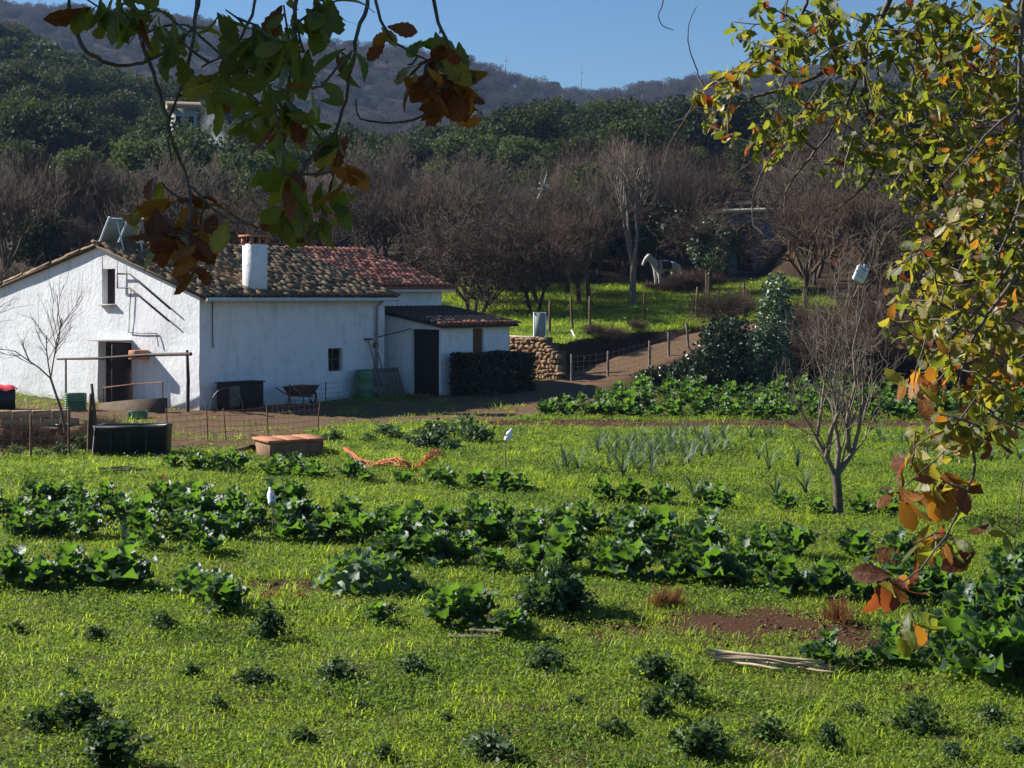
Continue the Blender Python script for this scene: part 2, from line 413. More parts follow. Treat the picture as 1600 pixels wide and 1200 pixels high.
def build_ground():
    xs = axis((-24, 24), .26, (-640, 640), 1.09); ys = axis((3, 66), .26, (-60, 1250), 1.06)
    X, Y = np.meshgrid(xs, ys); Z = height(X, Y)
    near = (Y < 66) & (np.abs(X) < 24)
    Z = Z + np.where(near, rng.normal(0, .012, X.shape), 0)
    nx, ny = len(xs), len(ys)
    b = MB(); i = np.arange((ny - 1) * nx).reshape(ny - 1, nx)[:, :-1].ravel()
    b.add(np.stack([X, Y, Z], -1).reshape(-1, 3), np.stack([i, i + 1, i + nx + 1, i + nx], -1))
    me = b.mesh('ground', 'ground', True)
    d, _ = seg_dist(X, Y, PATH)
    pathm = np.maximum(sst(1.9, 1.2, d), sst(2.0, 1.4, seg_dist(X, Y, PATH2)[0]))
    yard = sst(32.0, 33.0, Y) * sst(44, 42, Y) * sst(-4.2, -5.4, X) + sst(30.3, 31.0, Y) * sst(-9.6, -10.4, X)
    pathm = np.maximum(pathm, np.clip(yard, 0, 1) * .85 * sst(46, 44, Y))
    soil = soilmask(X, Y)
    soil = np.maximum(soil, sst(36.6, 37.2, Y) * sst(39.6, 38.8, Y) * sst(-1.5, -.2, X))   # dug strip before the far bed
    soil = np.maximum(soil, sst(39, 40, Y) * sst(48, 47, Y) * sst(.5, 1.5, X) * .8)
    E = np.interp(X, EX, EY)
    litter = sst(74, 77, Y) + sst(55, 60, Y) * sst(-2, -4, X) + sst(46.5, 48, Y) * sst(6, 9, X) + sst(-.2, .4, Y - E) * sst(2.2, 1.4, Y - E)
    past = sst(.9, 1.6, Y - E) * sst(76, 74, Y) * sst(-3, -1, X) * sst(13, 10, X) * sst(1.8, 2.4, d)
    redm = sst(12.5, 15, X) * sst(24, 20, X) * sst(75, 75.6, Y) * sst(80, 77, Y)
    z1 = np.stack([np.clip(k, 0, 1).ravel() for k in (soil, pathm, litter, np.ones_like(X))], -1)
    z2 = np.stack([np.clip(k, 0, 1).ravel() for k in (redm, past, 0 * X, np.ones_like(X))], -1)
    for nm, z in (('zone', z1), ('zone2', z2)):
        at = me.attributes.new(nm, 'FLOAT_COLOR', 'POINT'); at.data.foreach_set('color', z.astype(np.float32).ravel())
    o = obj('ground', me); o['kind'] = 'structure'
build_ground()

# ------------------------------------------------------------------ scattering (only for what nobody could count)
def scatter(name, pts, rots, scl, idx, variants):
    me = bpy.data.meshes.new(name); me.vertices.add(len(pts)); me.vertices.foreach_set('co', np.asarray(pts, np.float32).ravel())
    for nm, ty, key, arr in (('rot', 'FLOAT_VECTOR', 'vector', rots), ('scl', 'FLOAT', 'value', scl), ('idx', 'INT', 'value', idx)):
        at = me.attributes.new(nm, ty, 'POINT'); at.data.foreach_set(key, np.asarray(arr, np.int32 if ty == 'INT' else np.float32).ravel())
    c = bpy.data.collections.new(name + '_pieces')
    for k, vm in enumerate(variants):
        c.objects.link(bpy.data.objects.new('%s_piece_%02d' % (name, k), vm))
    o = obj(name, me); g = bpy.data.node_groups.new(name, 'GeometryNodeTree')
    g.interface.new_socket('Geometry', in_out='INPUT', socket_type='NodeSocketGeometry'); g.interface.new_socket('Geometry', in_out='OUTPUT', socket_type='NodeSocketGeometry')
    gi = g.nodes.new('NodeGroupInput'); go = g.nodes.new('NodeGroupOutput'); iop = g.nodes.new('GeometryNodeInstanceOnPoints')
    ci = g.nodes.new('GeometryNodeCollectionInfo'); ci.inputs[0].default_value = c; ci.inputs[1].default_value = True; ci.inputs[2].default_value = True
    def na(n, t): x = g.nodes.new('GeometryNodeInputNamedAttribute'); x.data_type = t; x.inputs[0].default_value = n; return x.outputs[0]
    L = g.links.new
    L(gi.outputs[0], iop.inputs['Points']); L(ci.outputs[0], iop.inputs['Instance']); iop.inputs['Pick Instance'].default_value = True
    L(na('idx', 'INT'), iop.inputs['Instance Index']); L(na('rot', 'FLOAT_VECTOR'), iop.inputs['Rotation']); L(na('scl', 'FLOAT'), iop.inputs['Scale'])
    L(iop.outputs[0], go.inputs[0])
    md = o.modifiers.new('scatter', 'NODES'); md.node_group = g; o['kind'] = 'stuff'
    return o

# ------------------------------------------------------------------ the farmhouse
TH = radians(50); hu = np.array((cos(TH), sin(TH), 0)); hv = np.array((-sin(TH), cos(TH), 0)); HC = np.array((-8.48, 41.7, 0))
def H(s, t, z): return HC + hu * s + hv * t + np.array((0, 0, z))
def Hs(a): a = np.asarray(a, float); return HC + a[:, :1] * hu + a[:, 1:2] * hv + np.array((0, 0, 1.)) * a[:, 2:3]
RHOUSE = np.stack([hu, hv, np.array((0, 0, 1.))], 1)
PITCH = .304; RIDGE_T = 4.6; EAVE = 3.25
def roof_front(t): return EAVE + PITCH * t
RZ0 = roof_front(RIDGE_T)
def roof_back(t): return RZ0 - .229 * (t - RIDGE_T)
house = thing('farmhouse', 'whitewashed farmhouse with mossy tiled roof, square chimney and lean-to', 'house', tuple(HC))
hinv = Matrix.Translation(-Vector(HC))
def hpart(name, b, mats, smooth=False, parent=None):
    o = b.build(name, mats, parent or house, smooth)
    # vertices were made in world coordinates: shift them to the house's own origin
    me = o.data; n = len(me.vertices); co = np.zeros(n * 3, np.float32); me.vertices.foreach_get('co', co)
    co = co.reshape(-1, 3) - HC.astype(np.float32); me.vertices.foreach_set('co', co.ravel()); me.update(); return o
def wall(b, fixed, along, a0, a1, top, holes, inward, z0=-.3, amp=.018, step=.3):
    """uneven rendered wall with rectangular openings; fixed ('s' or 't', value), reveals go inward"""
    def W(a, z, off=0.):
        st = (fixed[1] + off, a) if fixed[0] == 's' else (a, fixed[1] + off)
        nn = amp * float(vnoise(a * 1.0 + fixed[1], z * 1.3, 2.1, 4)) * (1 if off == 0 else 0)
        st = (st[0] + nn, st[1]) if fixed[0] == 's' else (st[0], st[1] + nn)
        return H(st[0], st[1], z)
    xs = sorted(set(list(np.round(np.arange(a0, a1, step), 3)) + [a1] + [k for h in holes for k in h[:2]] + ([RIDGE_T] if a0 < RIDGE_T < a1 and fixed[0] == 's' else [])))
    xs = [x for i, x in enumerate(xs) if i == 0 or x - xs[i - 1] > .004]
    for x0, x1 in zip(xs[:-1], xs[1:]):
        cuts = sorted(set(list(np.round(np.arange(z0, 2.6, .35), 3)) + [k for h in holes for k in h[2:] if x0 >= h[0] - .01 and x1 <= h[1] + .01]))
        cuts = [z for z in cuts if z < min(top(x0), top(x1)) - .05]
        for k, za in enumerate(cuts):
            last = k == len(cuts) - 1
            zb0 = top(x0) if last else cuts[k + 1]; zb1 = top(x1) if last else cuts[k + 1]
            zm = (za + min(zb0, zb1)) / 2
            if any(h[0] - .01 <= x0 and x1 <= h[1] + .01 and h[2] < zm < h[3] for h in holes): continue
            b.add([W(x0, za), W(x1, za), W(x1, zb1), W(x0, zb0)], [(0, 1, 2, 3)])
    for h in holes:
        for p, q in (((h[0], h[2]), (h[0], h[3])), ((h[0], h[3]), (h[1], h[3])), ((h[1], h[3]), (h[1], h[2])), ((h[1], h[2]), (h[0], h[2]))):
            b.add([W(*p), W(*q), W(*q, inward), W(*p, inward)], [(0, 1, 2, 3)])
def slab_in(fixed, h, off, th, name, mat, parent=None, grow=.0):
    """a leaf (door or shutter) closing an opening, set back from the wall face"""
    b = MB(); a = (h[0] + h[1]) / 2; z = (h[2] + h[3]) / 2; wd = h[1] - h[0] + .02; ht = h[3] - h[2] + .02
    c = H(fixed[1] + off, a, z) if fixed[0] == 's' else H(a, fixed[1] + off, z)
    b.box(c, (th, wd, ht) if fixed[0] == 's' else (wd, th, ht), RHOUSE, bev=.004)
    return hpart(name, b, mat, parent=parent)
def gable_t(px):            # where along the gable this place of the photograph lies
    k = (px - 800) / F; return (HC[0] - k * HC[1]) / (sin(TH) + k * cos(TH))
def gable_z(px, py): t = gable_t(px); return CZ + (H0 - py) / F * (HC[1] + cos(TH) * t)
def gp(px, py, off=.04): return H(-off, gable_t(px), gable_z(px, py))
def side_s(px):
    k = (px - 800) / F; return (k * HC[1] - HC[0]) / (cos(TH) - k * sin(TH))
def side_z(px, py): s_ = side_s(px); return CZ + (H0 - py) / F * (HC[1] + sin(TH) * s_)

SE, XE, TE = 7.1, 10.8, 1.0          # end of the old house, end of the extension, its set-back
gtop = lambda t: (roof_front(t) if t < RIDGE_T else roof_back(t)) - .06
g_win = (gable_t(180), gable_t(160), gable_z(170, 475), gable_z(170, 420))
g_door = (gable_t(206), gable_t(153), .0, gable_z(180, 535))
b = MB(); wall(b, ('s', 0), 't', 0, 10.6, gtop, [g_win, g_door], .38)
hpart('wall', b, 'whitewash', True)['label'] = 'sunlit whitewashed gable wall'
s_win = (side_s(513), side_s(535), side_z(524, 580), side_z(524, 544))
b = MB(); wall(b, ('t', 0), 's', 0, SE, lambda s_: EAVE - .03, [s_win], .25)
hpart('wall', b, 'whitewash', True)['label'] = 'long whitewashed wall in shade under the gutter'
b = MB(); wall(b, ('s', SE), 't', 0, TE, lambda t: roof_front(t) - .06, [], .2)
wall(b, ('t', TE), 's', SE, XE, lambda s_: roof_front(TE) - .02, [], .2)
wall(b, ('s', XE), 't', TE, 10.6, gtop, [], .2)
wall(b, ('t', 10.6), 's', 0, XE, lambda s_: gtop(10.6), [], .2)
hpart('wall', b, 'whitewash', True)
slab_in(('s', 0), g_win, .2, .04, 'shutter', 'wood_dark')
dr = slab_in(('s', 0), g_door, .30, .05, 'door', 'wood_dark')
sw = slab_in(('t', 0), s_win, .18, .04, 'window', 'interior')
b = MB(); wc, wz, ww, wh = (s_win[0] + s_win[1]) / 2, (s_win[2] + s_win[3]) / 2, s_win[1] - s_win[0], s_win[3] - s_win[2]
for dx in (-1, 0, 1): b.box(H(wc + dx * (ww / 2 - .025), .145, wz), (.05, .05, wh), RHOUSE)
for dz in (-1, 0, 1): b.box(H(wc, .142, wz + dz * (wh / 2 - .025)), (ww - .004, .05, .05), RHOUSE)
hpart('frame', b, 'wood_brown', parent=sw)
b = MB(); b.box(H(.255, g_door[0] + .14, 1.0), (.05, .03, .14), RHOUSE, bev=.004); hpart('handle', b, 'metal_wire', parent=dr)
# open leaf of the door, swung outward against the wall
b = MB(); dl = g_door; 
b.box(H(-.33, dl[0] + .05, (dl[2] + dl[3]) / 2), (.62, .045, dl[3] - dl[2] - .06), RHOUSE, bev=.004); 
hpart('door_leaf', b, 'wood_dark')
b = MB(); b.box(H(-.16, (dl[0] + dl[1]) / 2, dl[3] + .06), (.36, dl[1] - dl[0] + .1, .05), RHOUSE, bev=.006); hpart('door_hood', b, 'concrete')
b = MB(); b.box(H(-.05, (g_win[0] + g_win[1]) / 2, g_win[2] - .03), (.14, g_win[1] - g_win[0] + .12, .05), RHOUSE, bev=.008); hpart('window_sill', b, 'concrete')

# roofs: a bed, then barrel tiles lying in rows
def bed(name, s0, s1, t0, t1, zf, mat, th=.07):
    b = MB(); c = [(s0, t0), (s1, t0), (s1, t1), (s0, t1)]
    vs = [H(*k, zf(k[1])) for k in c] + [H(*k, zf(k[1]) - th) for k in c]
    b.add(vs, [(0, 1, 2, 3), (7, 6, 5, 4), (0, 4, 5, 1), (1, 5, 6, 2), (2, 6, 7, 3), (3, 7, 4, 0)])
    return hpart(name, b, mat)
roof = bed('roof', -.12, SE + .22, -.38, RIDGE_T, roof_front, 'tile_bed'); roof['label'] = 'old front roof slope of mossy brown barrel tiles'
roofx = bed('roof', SE + .22, XE + .25, TE - .42, RIDGE_T, roof_front, 'tile_red'); roofx['label'] = 'newer roof slope of red barrel tiles'
roofb = bed('roof', -.12, XE + .25, RIDGE_T, 10.95, roof_back, 'tile_bed')
def tile_mesh(mat, r0=.098, r1=.078, L=.44):
    b = MB(); n = 6; th = np.linspace(0, pi, n + 1)
    def ring(r, y, dz=0): return np.stack([r * np.cos(th), np.full(n + 1, y), r * np.sin(th) * .85 + dz], -1)
    R = [ring(r0, 0), ring(r1, L, .0), ring(r0 - .018, 0), ring(r1 - .018, L)]
    vs = np.concatenate(R); k = n + 1; fs = []
    for i in range(n): fs += [(i, i + 1, k + i + 1, k + i), (i + 1, i, 2 * k + i, 2 * k + i + 1), (2 * k + i + 1, 2 * k + i, 3 * k + i, 3 * k + i + 1)]
    b.add(vs, fs); return b.mesh('tile', mat, True)
TM = {'tile_old': tile_mesh('tile_old'), 'tile_red': tile_mesh('tile_red')}
def tile_arrays(me):
    n = len(me.vertices); co = np.zeros(n * 3, np.float32); me.vertices.foreach_get('co', co)
    q = np.array([list(p.vertices) for p in me.polygons]); return co.reshape(-1, 3), q
def tiles(parent, s0, s1, t0, t1, zf, mat, jit, nmax, dirn=1, only=None):
    cols = np.arange(s0, s1, .215); pit = math.atan(abs(zf(t0 + .5) - zf(t0)) / .5); rows = np.arange(t0, t1 - .1, .30) if dirn > 0 else np.arange(t0, t1 + .1, -.30)
    lst = []
    for i, t in enumerate(rows):
        for s_ in cols:
            if only and not only(s_, t): continue
            p = H(s_ + rng.normal(0, .012 * jit), t + rng.normal(0, .025 * jit), zf(t) + .012 + .008 * abs(rng.normal()))
            rot = Euler((pit + .03 + rng.normal(0, .02 * jit), rng.normal(0, .04 * jit), TH + (0 if dirn > 0 else pi) + rng.normal(0, .05 * jit)))
            lst.append((i, p - HC, rot))
    co, q = tile_arrays(TM[mat]); rest = MB(); cnt = 0
    for i, p, rot in lst:
        if cnt < nmax:
            o = obj('tile', TM[mat], parent, tuple(p), tuple(rot)); cnt += 1
        else:
            rest.add(co @ np.array(rot.to_matrix()).T + p, q, 0, rng.random())
    if rest.n:
        o = rest.build('tiles', mat, parent, True); o['kind'] = 'stuff'
tiles(roof, -.02, SE + .2, -.42, RIDGE_T - .05, roof_front, 'tile_old', 1.6, 190)
tiles(roofx, SE + .33, XE + .22, TE - .46, RIDGE_T - .05, roof_front, 'tile_red', .5, 110)
tiles(roofb, -.02, XE + .2, 10.95, RIDGE_T + .15, roof_back, 'tile_old', 1.2, 0, -1)
# ridge tiles
b = MB(); co, q = tile_arrays(TM['tile_old'])
for k, s_ in enumerate(np.arange(-.15, XE + .1, .36)):
    R = rot3(rng.normal(0, .02), rng.normal(0, .03), TH - pi / 2)
    b.add((co * np.array((1.35, 1, 1.2))) @ R.T + (H(s_, RIDGE_T, RZ0 + .02) - HC), q, 0 if s_ < SE else 1, rng.random())
b.build('ridge_tiles', ['tile_old', 'tile_red'], house, True)['kind'] = 'stuff'
# gutters and eaves boards
b = MB(); b.tube([H(-.1, -.40, EAVE - .17), H(SE + .2, -.40, EAVE - .20)], .055, 8, cap=True); hpart('gutter', b, 'white_metal', True)
b = MB(); b.tube([H(SE - .42, -.40, EAVE - .2), H(SE - .42, -.10, EAVE - .42), H(SE - .42, -.07, .5)], .04, 7, cap=True); hpart('downpipe', b, 'concrete', True)
b = MB(); b.box(H((SE + XE) / 2 + .2, TE - .24, roof_front(TE) - .2), (XE - SE + .1, .3, .14), RHOUSE, bev=.01); hpart('cornice', b, 'whitewash')
# chimney
cs, ct = 2.22, .32; ctop = 4.86
b = MB(); b.box(H(cs, ct, (3.1 + ctop - .22) / 2), (.60, .40, ctop - .22 - 3.1), RHOUSE, bev=.012)
ch = hpart('chimney', b, 'whitewash')
b = MB()
for i in (-.27, .27):
    for j in (-.17, .17): b.box(H(cs + i, ct + j, ctop - .13), (.10, .09, .2), RHOUSE)
b.box(H(cs, ct - .17, ctop - .13), (.09, .09, .2), RHOUSE); hpart('chimney_vent', b, 'terracotta', parent=ch)
b = MB(); b.box(H(cs, ct, ctop - .13), (.4, .22, .2), RHOUSE); hpart('flue', b, 'interior', parent=ch)
b = MB(); b.box(H(cs, ct, ctop), (.78, .54, .06), RHOUSE, bev=.01); hpart('chimney_cap', b, 'terracotta', parent=ch)
# solar collectors on the ridge, seen from behind
for k in range(2):
    s0 = .0 + k * .66
    base = H(s0, RIDGE_T - .05, RZ0 + .06); U = hu * .52; V = -hv * .46 + np.array((0, 0, .70)); N = np.cross(U, V); N /= np.linalg.norm(N)
    b = MB(); vs = [base, base + U, base + U + V, base + V]; vs = vs + [x + N * .05 for x in vs]
    b.add(vs, [(3, 2, 1, 0), (4, 5, 6, 7), (0, 1, 5, 4), (1, 2, 6, 5), (2, 3, 7, 6), (3, 0, 4, 7)])
    sc = hpart('solar_collector', b, 'collector_back')
    b = MB()
    for e in (0., 1.): b.tube([base + U * e - N * .02 - V * .06, base + U * e - N * .02 + V * 1.03], .042, 6, cap=True)
    b.tube([base + V - N * .02, base + V + U - N * .02], .022, 6)
    b.tube([base + V * .95 + U * .5, H(s0 + .26, RIDGE_T - .85, RZ0 - .25)], .018, 5)
    hpart('collector_frame', b, 'white_metal', parent=sc)
# pipes and cable on the gable
b = MB(); b.tube([gp(188, 398, .1), gp(188, 450, .1), gp(207, 450, .1), gp(270, 502, .12)], .026, 6, cap=True); hpart('pipe', b, 'metal_dark')
b = MB(); b.tube([gp(188, 428, .1), gp(207, 428, .1), gp(272, 483, .12)], .026, 6, cap=True); hpart('pipe', b, 'metal_dark')
b = MB(); b.tube([gp(207, 452, .05), gp(205, 485, .05), gp(203, 519, .04), gp(225, 521, .04), gp(247, 521, .04), gp(248, 530, .05), gp(250, 541, .05)], .014, 5); hpart('cable', b, 'metal_dark')
b = MB(); b.tube([H(side_s(331), -.03, EAVE - .2), H(side_s(331), -.03, 2.2), H(side_s(332), -.03, 1.75)], .014, 5); hpart('cable', b, 'metal_dark')
b = MB(); b.tube([H(SE - .4, -.1, 1.9), H(SE + .3, -.6, 2.1), H(SE + 1.2, -.9, 2.45)], .016, 5); hpart('cable', b, 'metal_dark')
# box bracketed out from the gable, with a small lamp
bx = gable_t(228); bz = gable_z(228, 554)
b = MB(); b.box(H(-.24, bx, bz), (.48, .34, .26), RHOUSE, bev=.02); hb = hpart('wall_box', b, 'terracotta')
b = MB(); b.box(H(-.1, bx + .36, bz + .02), (.2, .2, .16), RHOUSE, bev=.02); hpart('wall_lamp', b, 'green_plastic')
# lean-to
LS0, LT = 7.6, -1.9
LZ1, LZ0 = 2.72, 2.26
lt = lambda t: LZ0 + (LZ1 - LZ0) * (t - LT) / (TE - LT)
k = lambda px: None
def lt_t(px):               # along the door wall of the lean-to
    kk = (px - 800) / F; o = HC + hu * LS0; return (o[0] - kk * o[1]) / (sin(TH) + kk * cos(TH))
l_door = (lt_t(686), lt_t(643), .12, 2.14)
b = MB(); wall(b, ('s', LS0), 't', LT, TE, lambda t: lt(t) - .04, [l_door], .2, amp=.01, step=.4)
l_win = (9.05, 9.55, 1.35, LZ0 - .09)
wall(b, ('t', LT), 's', LS0, XE, lambda s_: LZ0 - .05, [l_win], .2, amp=.01)
wall(b, ('s', XE), 't', LT, TE, lambda t: lt(t) - .04, [], .2, amp=.01)
hpart('lean_to_wall', b, 'whitewash', True)
slab_in(('s', LS0), l_door, .14, .05, 'door', 'wood_dark')
slab_in(('t', LT), l_win, .1, .04, 'window', 'rust')
lroof = bed('lean_to_roof', LS0 - .15, XE + .2, LT - .22, TE, lambda t: lt(t) + .03, 'tile_shade')
b = MB(); co, q = tile_arrays(TM['tile_red'])
pit = math.atan((LZ1 - LZ0) / (TE - LT))
n_t = 0
for t in np.arange(LT - .25, TE - .2, .30):
    for s_ in np.arange(LS0 - .05, XE + .2, .215):
        if t < LT: obj('tile', TM['tile_red'], lroof, tuple(H(s_, t, lt(t) + .05) - HC), (pit + .03, 0, TH + rng.normal(0, .03)))
        else: b.add(co @ rot3(pit + .03, 0, TH + rng.normal(0, .03)).T + (H(s_, t, lt(t) + .05) - HC), q, 0, rng.random())
o = b.build('tiles', 'tile_shade', lroof, True); o['kind'] = 'stuff'  # tiles above the eave row, with the shade in their colour

# ------------------------------------------------------------------ foliage helpers
def quads_at(c, size, rg, up=.0, asp=1.0):
    """leaf-sized faces with random orientation at points c"""
    n = len(c); d = rg.normal(size=(n, 3)); d[:, 2] += up; d /= np.linalg.norm(d, axis=1)[:, None]
    e = rg.normal(size=(n, 3)); e -= (e * d).sum(1)[:, None] * d; e /= np.linalg.norm(e, axis=1)[:, None]
    f = np.cross(d, e); s_ = (size * rg.uniform(.6, 1.4, n))[:, None]
    e = e * s_ * .5; f = f * s_ * .5 * asp
    v = np.stack([c - e, c + f * .9 - e * .1, c + e, c - f * .9 + e * .1], 1).reshape(-1, 3)
    return v, np.arange(4 * n).reshape(n, 4)
def lobes_points(lobes, n, rg, shell=.55):
    vol = np.array([l[3] * l[4] * l[5] for l in lobes]) ** .75; k = rg.choice(len(lobes), n, p=vol / vol.sum())
    d = rg.normal(size=(n, 3)); d /= np.linalg.norm(d, axis=1)[:, None]
    r = shell + (1 - shell) * rg.random(n) ** .6
    r = r * (1 + .14 * np.sin(d[:, 0] * 7 + k) * np.sin(d[:, 2] * 6 + 2 * k) + .12 * np.sin(d[:, 1] * 11 + k))
    L = np.array(lobes)[k]; return L[:, :3] + d * L[:, 3:] * r[:, None], k
def crown_mesh(seed, hgt, wid, n, leaf, mat, nl=7, asp=.8):
    rg = np.random.default_rng(seed); lobes = [(0, 0, hgt * .62, wid * .33, wid * .33, hgt * .30)]
    for i in range(nl):
        a = rg.uniform(0, 2 * pi); r = wid * rg.uniform(.15, .34); z = hgt * rg.uniform(.38, .82); q = rg.uniform(.14, .24)
        lobes.append((r * cos(a), r * sin(a), z, wid * q, wid * q, hgt * q * .8))
    c, k = lobes_points(lobes, n, rg); v, f = quads_at(c, leaf, rg, .3, asp)
    b = MB(); b.add(v, f, 0, .001 + .25 * rg.random(n) + .12 * (k % 4)); return b.mesh('crown', mat)
def grow(b, rg, p, d, L, r, lv, maxlv, kids, spread, up, sides, shrink=.62, mats=0, wob=.25, rmin=.004):
    n = 4 if lv == 0 else 3
    pts = [np.array(p, float)]; d = np.array(d, float); d /= np.linalg.norm(d)
    for i in range(n):
        d = d + rg.normal(0, wob, 3) * (.5 if lv == 0 else 1) * .5 + np.array((0, 0, up * .18)); d /= np.linalg.norm(d); pts.append(pts[-1] + d * L / n)
    rr = np.maximum(np.linspace(r, r * (.62 if lv < maxlv else .35), n + 1), rmin)
    b.tube(pts, rr, max(3, sides - lv), mats)
    if lv >= maxlv: return
    kn = kids[lv]
    for i in range(kn):
        t = (.35 if lv else .6) + (.65 if lv else .4) * (i + rg.random()) / kn; t = min(t, 1.)
        x = t * n; j = min(int(x), n - 1); q = pts[j] + (pts[j + 1] - pts[j]) * (x - j)
        a = rg.uniform(0, 2 * pi); e = rg.normal(size=3); e -= (e @ d) * d; e /= np.linalg.norm(e)
        nd = d * cos(spread) + e * sin(spread) * rg.uniform(.6, 1.3)
        grow(b, rg, q, nd, L * shrink * rg.uniform(.7, 1.25), r * .55, lv + 1, maxlv, kids, spread, up, sides, shrink, mats, wob, rmin)

# ------------------------------------------------------------------ stone wall, hedge, clutter
def stone_wall():
    a, e = np.array((-.25, 52.75)), np.array((1.5, 50.95)); L = np.linalg.norm(e - a); d = (e - a) / L; nrm = np.array((d[1], -d[0]))
    st = thing('stone_wall', 'sunlit dry stone retaining wall of ochre rubble beside the lean-to', 'stone wall', (a[0], a[1], .2))
    b = MB(); z1 = lambda s_: 1.72 - .55 * max(0, (s_ - L * .72) / (L * .28))
    R = np.array([[d[0], nrm[0], 0], [d[1], nrm[1], 0], [0, 0, 1]])
    n = 8
    for i in range(n):
        s0, s1 = L * i / n, L * (i + 1) / n; zt = z1((s0 + s1) / 2) - .07
        b.box(((s0 + s1) / 2 * d[0] - nrm[0] * .22, (s0 + s1) / 2 * d[1] - nrm[1] * .22, zt / 2 - .2), (s1 - s0 + .01, .40, zt + .2), R)
    b.build('core', 'stone_joint', st)
    ms = []
    for k in range(6):
        rg = np.random.default_rng(40 + k); bb = MB(); vs = []; fs = []
        ns = 7
        for zz, rr in ((-.5, .55), (-.32, .95), (.3, 1), (.5, .6)):
            for j in range(ns): vs.append((rr * .5 * cos(2 * pi * j / ns) * rg.uniform(.85, 1.1), zz * rg.uniform(.85, 1.1), rr * .5 * sin(2 * pi * j / ns) * rg.uniform(.85, 1.1)))
        fs = [(i * ns + j, i * ns + (j + 1) % ns, (i + 1) * ns + (j + 1) % ns, (i + 1) * ns + j) for i in range(3) for j in range(ns)]
        bb.add(vs, fs); bb.add([vs[j] for j in range(ns)], [(0, j, j + 1) for j in range(1, ns - 1)]); bb.add([vs[3 * ns + j] for j in range(ns)], [(0, j, j + 1) for j in range(1, ns - 1)])
        ms.append(bb.mesh('stone', 'stone'))
    z = .12
    while z < 1.72:
        hh = rng.uniform(.08, .17); s_ = -.05 - rng.uniform(0, .1)
        while s_ < L + .03:
            wd = rng.uniform(.09, .34)
            if z < z1(s_ + wd / 2):
                x = s_ + wd / 2
                obj('stone', ms[rng.integers(6)], st, (x * d[0] + nrm[0] * .01, x * d[1] + nrm[1] * .01, z + hh / 2 - .2 + rng.normal(0, .03)), (0, rng.uniform(-.45, .45), atan2(d[1], d[0]) + rng.normal(0, .12)), (wd * rng.uniform(.9, 1.15), .24 * rng.uniform(.8, 1.25), hh * rng.uniform(.85, 1.45)))
            s_ += wd
        z += hh
stone_wall()

def leaf_block(name, label, cat, loc, rz, fn_pts, n, leaf, mat, seed, core=None, group=None, part='foliage', up=.2, asp=.8):
    rg = np.random.default_rng(seed); th = thing(name, label, cat, loc, rz, group)
    c = fn_pts(rg, n); v, f = quads_at(c, leaf, rg, up, asp); b = MB(); b.add(v, f, 0, .001 + .5 * rg.random(n)); b.build(part, mat, th)
    if core: core(th, rg)
    return th
def stems(th, rg, h, w, k=6, mat='bark', r=.03):
    b = MB()
    for i in range(k):
        a = rg.uniform(0, 2 * pi); e = np.array((w * cos(a), w * sin(a), h)) * rg.uniform(.6, 1)
        b.tube([(e[0] * .15, e[1] * .15, -.1), e * .5 + rg.normal(0, .05, 3), e], [r, r * .7, r * .3], 5)
    b.build('stem', mat, th)
def hedge_pts(rg, n):
    p = rg.uniform(-1, 1, (n, 3)); ax = rg.integers(0, 3, n); p[np.arange(n), ax] = np.sign(p[np.arange(n), ax]) * rg.uniform(.78, 1.05, n)
    p *= np.array((1.5, .42, .62)) * (1 + .06 * np.sin(p[:, [1, 0, 0]] * 5)); p[:, 2] += .60; return p
hc = H(9.25, LT - .62, 0); leaf_block('ivy_hedge', 'low clipped dark green hedge against the lean-to wall', 'hedge', (hc[0], hc[1], hz(hc[0], hc[1])), TH, hedge_pts, 11000, .10, 'hedge', 5, lambda t, r: stems(t, r, .9, .9, 8))

def prism_crate(name, label, c, size, rz, mat, cat='crate', slats=4, group=None):
    th = thing(name, label, cat, c, rz, group); x, y, z = size
    for k in range(slats):
        zz = z * (k + .5) / slats
        b = MB()
        for sy in (-1, 1): b.box((0, sy * y / 2, zz), (x, .018, z / slats * .72))
        for sx in (-1, 1): b.box((sx * x / 2, 0, zz), (.018, y - .02, z / slats * .72))
        b.build('slat', mat, th)
    b = MB()
    for sx in (-1, 1):
        for sy in (-1, 1): b.box((sx * (x / 2 - .03), sy * (y / 2 - .03), z / 2), (.035, .035, z))
    b.box((0, 0, .02), (x - .03, y - .03, .02)); b.build('frame', mat, th); return th

g0 = GP(118, 642); 
prism_crate('crate', 'pale green plastic crate, bottom of the pair before the gable', (g0[0], g0[1], g0[2]), (.52, .36, .24), .4, 'green_plastic', group=None)
prism_crate('crate', 'pale green plastic crate stacked on top of another before the gable', (g0[0], g0[1], g0[2] + .245), (.52, .36, .24), .46, 'green_plastic')
g1 = GP(215, 654); prism_crate('crate', 'small green plastic crate standing alone by the open door', (g1[0], g1[1], g1[2]), (.5, .34, .2), .2, 'green_plastic')

